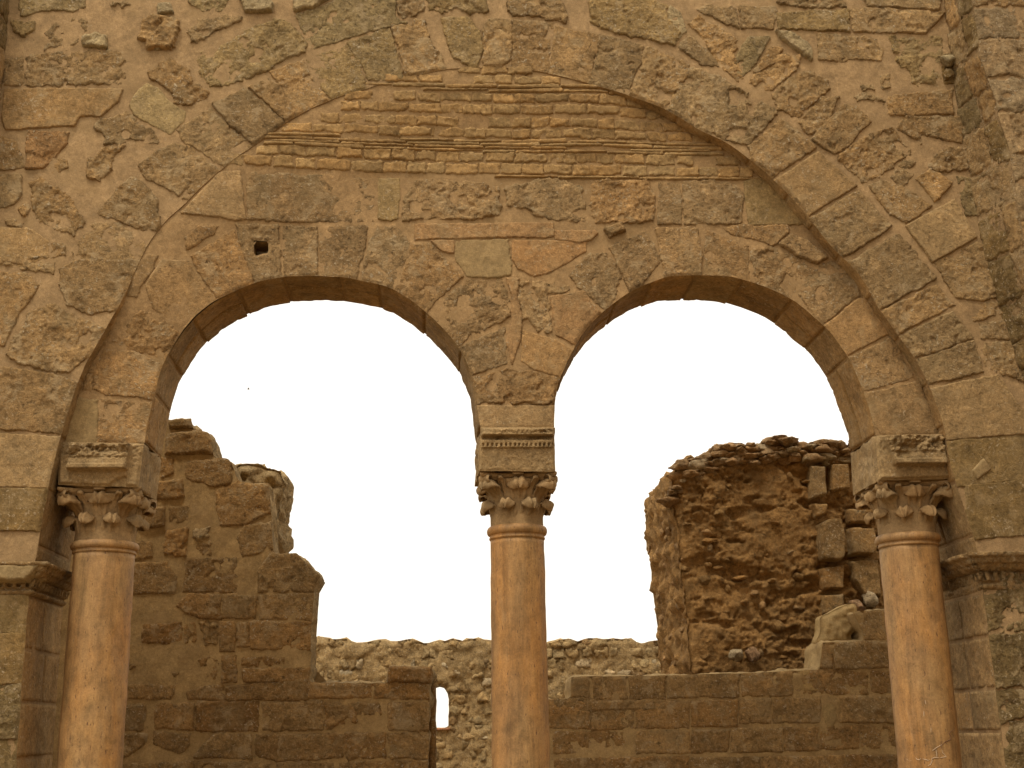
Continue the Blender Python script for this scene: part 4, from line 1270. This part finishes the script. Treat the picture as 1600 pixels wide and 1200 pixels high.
# ------------------------------------------------------------------ rubble tower behind the right arch
YT = 6.4
RND = random.Random(53)
tw_px = [(1051, 770), (1049, 752), (1060, 728), (1075, 716), (1109, 713), (1124, 698), (1158, 693), (1182, 700), (1200, 692), (1216, 684), (1240, 689), (1262, 694), (1289, 688), (1316, 695), (1345, 697), (1500, 705),
         (1640, 705), (1650, 1180), (1090, 1180), (1082, 1050), (1074, 960), (1066, 900), (1058, 830)]
tower = thing('rubble_tower', 'tall stump of reddish packed rubble behind the right arch, facing stones torn away', 'ruin', (at(1200, 900, YT)[0], YT, 0))
loop = rough_line(P(tw_px, YT), 0.06, 0.045, seed=17, freq=4)
loop[loop[:, 1] < P([(0, 1150)], YT)[0, 1], 1] = 0.0
def Htower(p, u):
    q = u + 0.05 * np.c_[fbm(p * 4, 2), fbm(p * 4 + 9, 2)]
    f1, e1 = facet(q, 0.21, 3, 1.9, 0.5); f2, e2 = facet(q, 0.085, 9, 1.5, 0.6); f3, e3 = facet(q, 0.038, 15, 1.2, 0.6)
    loose = sm((fbm(p * np.array([.9, 1, 2.0]) + 7, 3) + 0.35) * 2.2)          # where the mud facing has fallen away
    slot = sm((fbm(p * np.array([1.3, 1, 3.4]) + 17, 3) - 0.36) * 7)
    h = 0.05 * fbm(p * 1.2, 3) + 0.02 * fbm(p * 5, 4, .6) + 0.012 * fbm(p * 22, 2)
    h = h + loose * (0.055 * f1 + 0.045 * f2 + 0.024 * f3 - 0.022 * sm(1 - e1 / 0.10) - 0.015 * sm(1 - e2 / 0.12)) - 0.07 * slot
    return h
C_E = (0.31, 0.175, 0.060)
reg_t, f_t = slab(tower, loop, YT, YT + 2.6, 0.022, Htower, M_EARTH, C_E, er=0.10, drop=0.08, rimamp=0.10, rim_res=0.045)
# stones sticking out of the core
def in_px(reg, frame_Y, box_px, n, size, rnd, dens=1.0):
    out = []
    tries = 0
    while len(out) < n and tries < n * 40:
        tries += 1
        px, py = rnd.uniform(box_px[0], box_px[2]), rnd.uniform(box_px[1], box_px[3])
        w, h = rnd.uniform(*size), rnd.uniform(*size) * 0.62
        if any(abs(px - a) < (w + c) * .52 and abs(py - b) < (h + d) * .55 for a, b, c, d in out): continue
        c = P([(px, py)], frame_Y)
        if reg.sd(c)[0][0] < 0.05: continue
        out.append((px, py, w, h))
    return out
for (px, py, w, h) in in_px(reg_t, YT, (1062, 735, 1262, 1055), 36, (8, 24), RND):
    c = at(px, py, YT); s = 0.0095
    d = RND.uniform(-0.02, 0.07)
    lowzone = 930 < py < 1030
    col = vary(C_E if RND.random() < .8 else (0.34, 0.21, 0.09), RND, .18)
    if RND.random() < .05: col = (0.42, 0.33, 0.2)
    boulder('rubble_stone', (c[0], YT - d + .05, c[1]), 1.0, M_EARTH if col[0] < .45 else M_RUBBLE, tower, col, RND.randint(0, 9999), (w * s * .55, RND.uniform(.05, .11), h * s * .6), sub=3)
# capping stones along the broken top, several deep
for k in range(46):
    px = 1052 + (1345 - 1052) * (k / 45) + RND.uniform(-4, 4)
    top = np.interp(px, [1049, 1060, 1075, 1109, 1124, 1158, 1182, 1216, 1240, 1262, 1289, 1316, 1345], [760, 732, 718, 714, 700, 695, 702, 686, 692, 697, 691, 697, 700])
    for row in range(3):
        if RND.random() < .15: continue
        c = at(px + RND.uniform(-5, 5), top + RND.uniform(-2, 4) + row * 11, YT)
        w = RND.uniform(.07, .2); col = vary((0.31, 0.19, 0.085), RND, .2) if RND.random() < .8 else (0.40, 0.30, 0.17)
        boulder('rubble_stone', (c[0], YT + RND.uniform(-.05, .12), c[1]), 1.0, M_RUBBLE, tower, col, RND.randint(0, 9999), (w, RND.uniform(.1, .2), w * RND.uniform(.35, .6)), sub=3)
# stones on the left return face
for k in range(46):
    y = YT + RND.uniform(.1, 2.5); t = RND.random()
    py = 745 + t * 330
    x0 = np.interp(py, [745, 770, 830, 900, 960, 1050], P([(1050, 745), (1051, 770), (1058, 830), (1066, 900), (1074, 960), (1082, 1050)], YT)[:, 0])
    z = at(1060, py, YT)[1]
    w = RND.uniform(.06, .16)
    col = vary((0.33, 0.195, 0.08), RND, .15) if RND.random() < .9 else (0.38, 0.28, 0.15)
    boulder('rubble_stone', (x0 + RND.uniform(.0, .06), y, z), 1.0, M_EARTH, tower, col, RND.randint(0, 9999), (w * .5, w, w * .6), sub=3)
# two ribs of squared blocks left in the core
RIBS = '''
@ 990 640 .3833
g: 685 185 790 185 790 215 680 220
g: 710 225 785 225 790 350 715 375
: 720 380 795 380 790 430 735 450
p: 745 465 790 445 840 440 860 520 860 600 840 625 755 620
o: 755 640 860 630 860 740 765 740
o: 765 750 860 745 860 830 770 840
r: 865 400 950 400 960 470 868 470
p: 870 480 975 480 990 570 970 600 880 600
: 880 612 995 605 1015 770 930 760 892 700
r: 800 220 880 215 885 330 800 340
r: 1000 400 1080 400 1080 520 1000 520
'''
for fl, a in parse(RIBS):
    q = P(a, YT - .1); b0 = COLB['n'] if 'o' not in fl else C_E
    c3 = q.mean(0); lo, hi = q.min(0), q.max(0)
    d = 0.26 if 'p' in fl else 0.17
    lp = rough_line(q, 0.05, 0.012, seed=int(a[0, 0]), freq=7)
    blk = slab
    sub = bpy.data.objects.new('squared_block', None)
    fr = Plane(YT - d)
    reg = Region(lp)
    uv, Q = grid(lo[0] - .02, hi[0] + .02, lo[1] - .02, hi[1] + .02, .022)
    uv, Q, S = clip_region(uv, Q, reg)
    pos = fr.map(uv, np.zeros(len(uv)))
    H = 0.01 * fbm(pos * 6, 4) + 0.0
    H = H - 0.55 * (1 - sm(S / 0.05)) ** 4
    V, Q = compact(fr.map(uv, H), Q)
    o = new_mesh('squared_block', V, Q, M_STONE, tower); o.color = (*vary(b0 if 'g' not in fl else (0.31, .19, .075), RND), 1)
# dark gap behind the ribs is the real void: a deep cleft between them
for i, (px, py, r_) in enumerate([(1358, 937, .13), (1149, 1023, .12), (1175, 1022, .13), (1338, 946, .14)]):
    c = at(px, py, YT - .12); boulder('rubble_stone', (c[0], YT - .14, c[1]), 1.0, M_RUBBLE, tower, (0.40, 0.31, 0.18) if i < 2 else (0.3, .18, .09), 80 + i, (r_ * .9, r_, r_ * .9))

# ------------------------------------------------------------------ far wall with a narrow arched window
YF = 15.0
RND = random.Random(54)
far = thing('far_wall', 'distant pale rubble wall with one narrow round-topped window', 'wall', (at(750, 1100, YF)[0], YF, 0))
top_px = [(x, 1001 + RND.uniform(-4, 4)) for x in range(120, 1500, 14)]
win = P([(674, 1137), (674, 1086), (677, 1077), (683, 1072), (690, 1071), (696, 1074), (700, 1082), (702, 1092), (702, 1110), (701, 1137)], YF)
win = rough_line(win, .05, .012, seed=19)
loop = rough_line(P(top_px + [(1500, 1340), (120, 1340)], YF), 0.10, 0.05, seed=18, freq=2.5)
loop[loop[:, 1] < P([(0, 1300)], YF)[0, 1], 1] = 0.0
C_F = (0.36, 0.245, 0.108)
def Hfar(p, u):
    q = u + 0.06 * np.c_[fbm(p * 3, 2), fbm(p * 3 + 9, 2)]
    f1, e1 = facet(q, 0.26, 21, 1.5, .5); f2, e2 = facet(q, 0.12, 27, 1.3, .6)
    return 0.05 * fbm(p * 1.5, 3) + 0.05 * f1 + 0.035 * f2 - 0.02 * sm(1 - e1 / .12)
reg_f, f_f = slab(far, loop, YF, YF + 0.7, 0.045, Hfar, M_RUBBLE, C_F, er=0.08, drop=0.05, rimamp=0.06, holes=[win], box_=((-5, 0), (12, 7)), rim_res=.12, back_res=.07)
n_far = 0
py = 1001; 
rows = []
while py < 1215:
    hgt = RND.uniform(10, 19)
    px = 470 + RND.uniform(0, 12)
    while px < 1035:
        w = RND.uniform(10, 27)
        mid = px + w / 2
        if not (770 < px and px + w < 856) and not (py > 1075 and px + w < 668) and not (py > 1098 and px > 862) and n_far < 290:
            j = lambda: RND.uniform(-2.2, 2.2)
            q = np.array([(px + j(), py + j()), (mid + j(), py - 1 + j()), (px + w - 2 + j(), py + j()), (px + w - 1.5 + j(), py + hgt - 2 + j()), (mid + j(), py + hgt - 1 + j()), (px + j(), py + hgt - 2 + j())])
            if RND.random() > .38:
                qq = P(q, YF)
                if reg_f.sd(qq.mean(0)[None])[0][0] > .04:
                    kk = RND.random()
                    stone('stone', qq, f_f, .04, M_RUBBLE, far, vary(C_F if kk < .78 else (.42, .32, .18) if kk < .9 else (.25, .16, .07), RND, .16), h=RND.uniform(.01, .04), bev=.03, rough=.022, edge=.05, tilt=.035, reg=reg_f, er=.06, rnd=RND, sink=.05)
                    n_far += 1
        px += w
    py += hgt
sl = P([(676, 1141), (703, 1141), (703, 1137), (676, 1137)], YF - .03)
o = box('window_sill', (sl[0][0], YF - .04, sl[0][1]), (sl[1][0], YF + .5, sl[2][1]), M_BRICK, far, (0.42, 0.2, 0.1))

# ------------------------------------------------------------------ a bird high up, seen through the left arch
c = at(388, 608, 110.0)
bv, bq = [], []
def tube(pts, rad, n=8):
    base = len(bv)
    for (x, y, z), r in zip(pts, rad):
        for k in range(n):
            t = k / n * 2 * math.pi; bv.append((x, y + r * math.cos(t), z + r * math.sin(t)))
    for i in range(len(pts) - 1):
        for k in range(n): bq.append((base + i * n + k, base + i * n + (k + 1) % n, base + (i + 1) * n + (k + 1) % n, base + (i + 1) * n + k))
bx, by, bz = c[0], 110.0, c[1]
tube([(bx - .13, by, bz), (bx - .08, by, bz + .01), (bx, by, bz), (bx + .08, by, bz), (bx + .18, by, bz + .01)], [.005, .035, .05, .035, .01])
M_BIRD = flat('bird plumage', (.05, .045, .04))
bird = new_mesh('bird', bv, bq, M_BIRD)
wv = []
for sg in (-1, 1):
    wv.append([(bx - .05, by, bz + .02), (bx + .06, by, bz + .02), (bx + .05, by + sg * .12 - .02, bz + .12), (bx - .02, by + sg * .14, bz + .13), (bx + .06, by + sg * .3, bz + .06), (bx + .03, by + sg * .3, bz + .06)])
for w_ in wv:
    new_mesh('wing', [tuple(p) for p in w_] + [(p[0], p[1], p[2] - .012) for p in w_], [(0, 1, 2, 3), (3, 2, 4, 5), (6, 9, 8, 7), (9, 11, 10, 8), (0, 3, 9, 6), (1, 7, 8, 2)], M_BIRD, bird, smooth=False)
bird['kind'] = 'thing'; bird['label'] = 'tiny dark bird flying in the white sky through the left arch'; bird['category'] = 'bird'
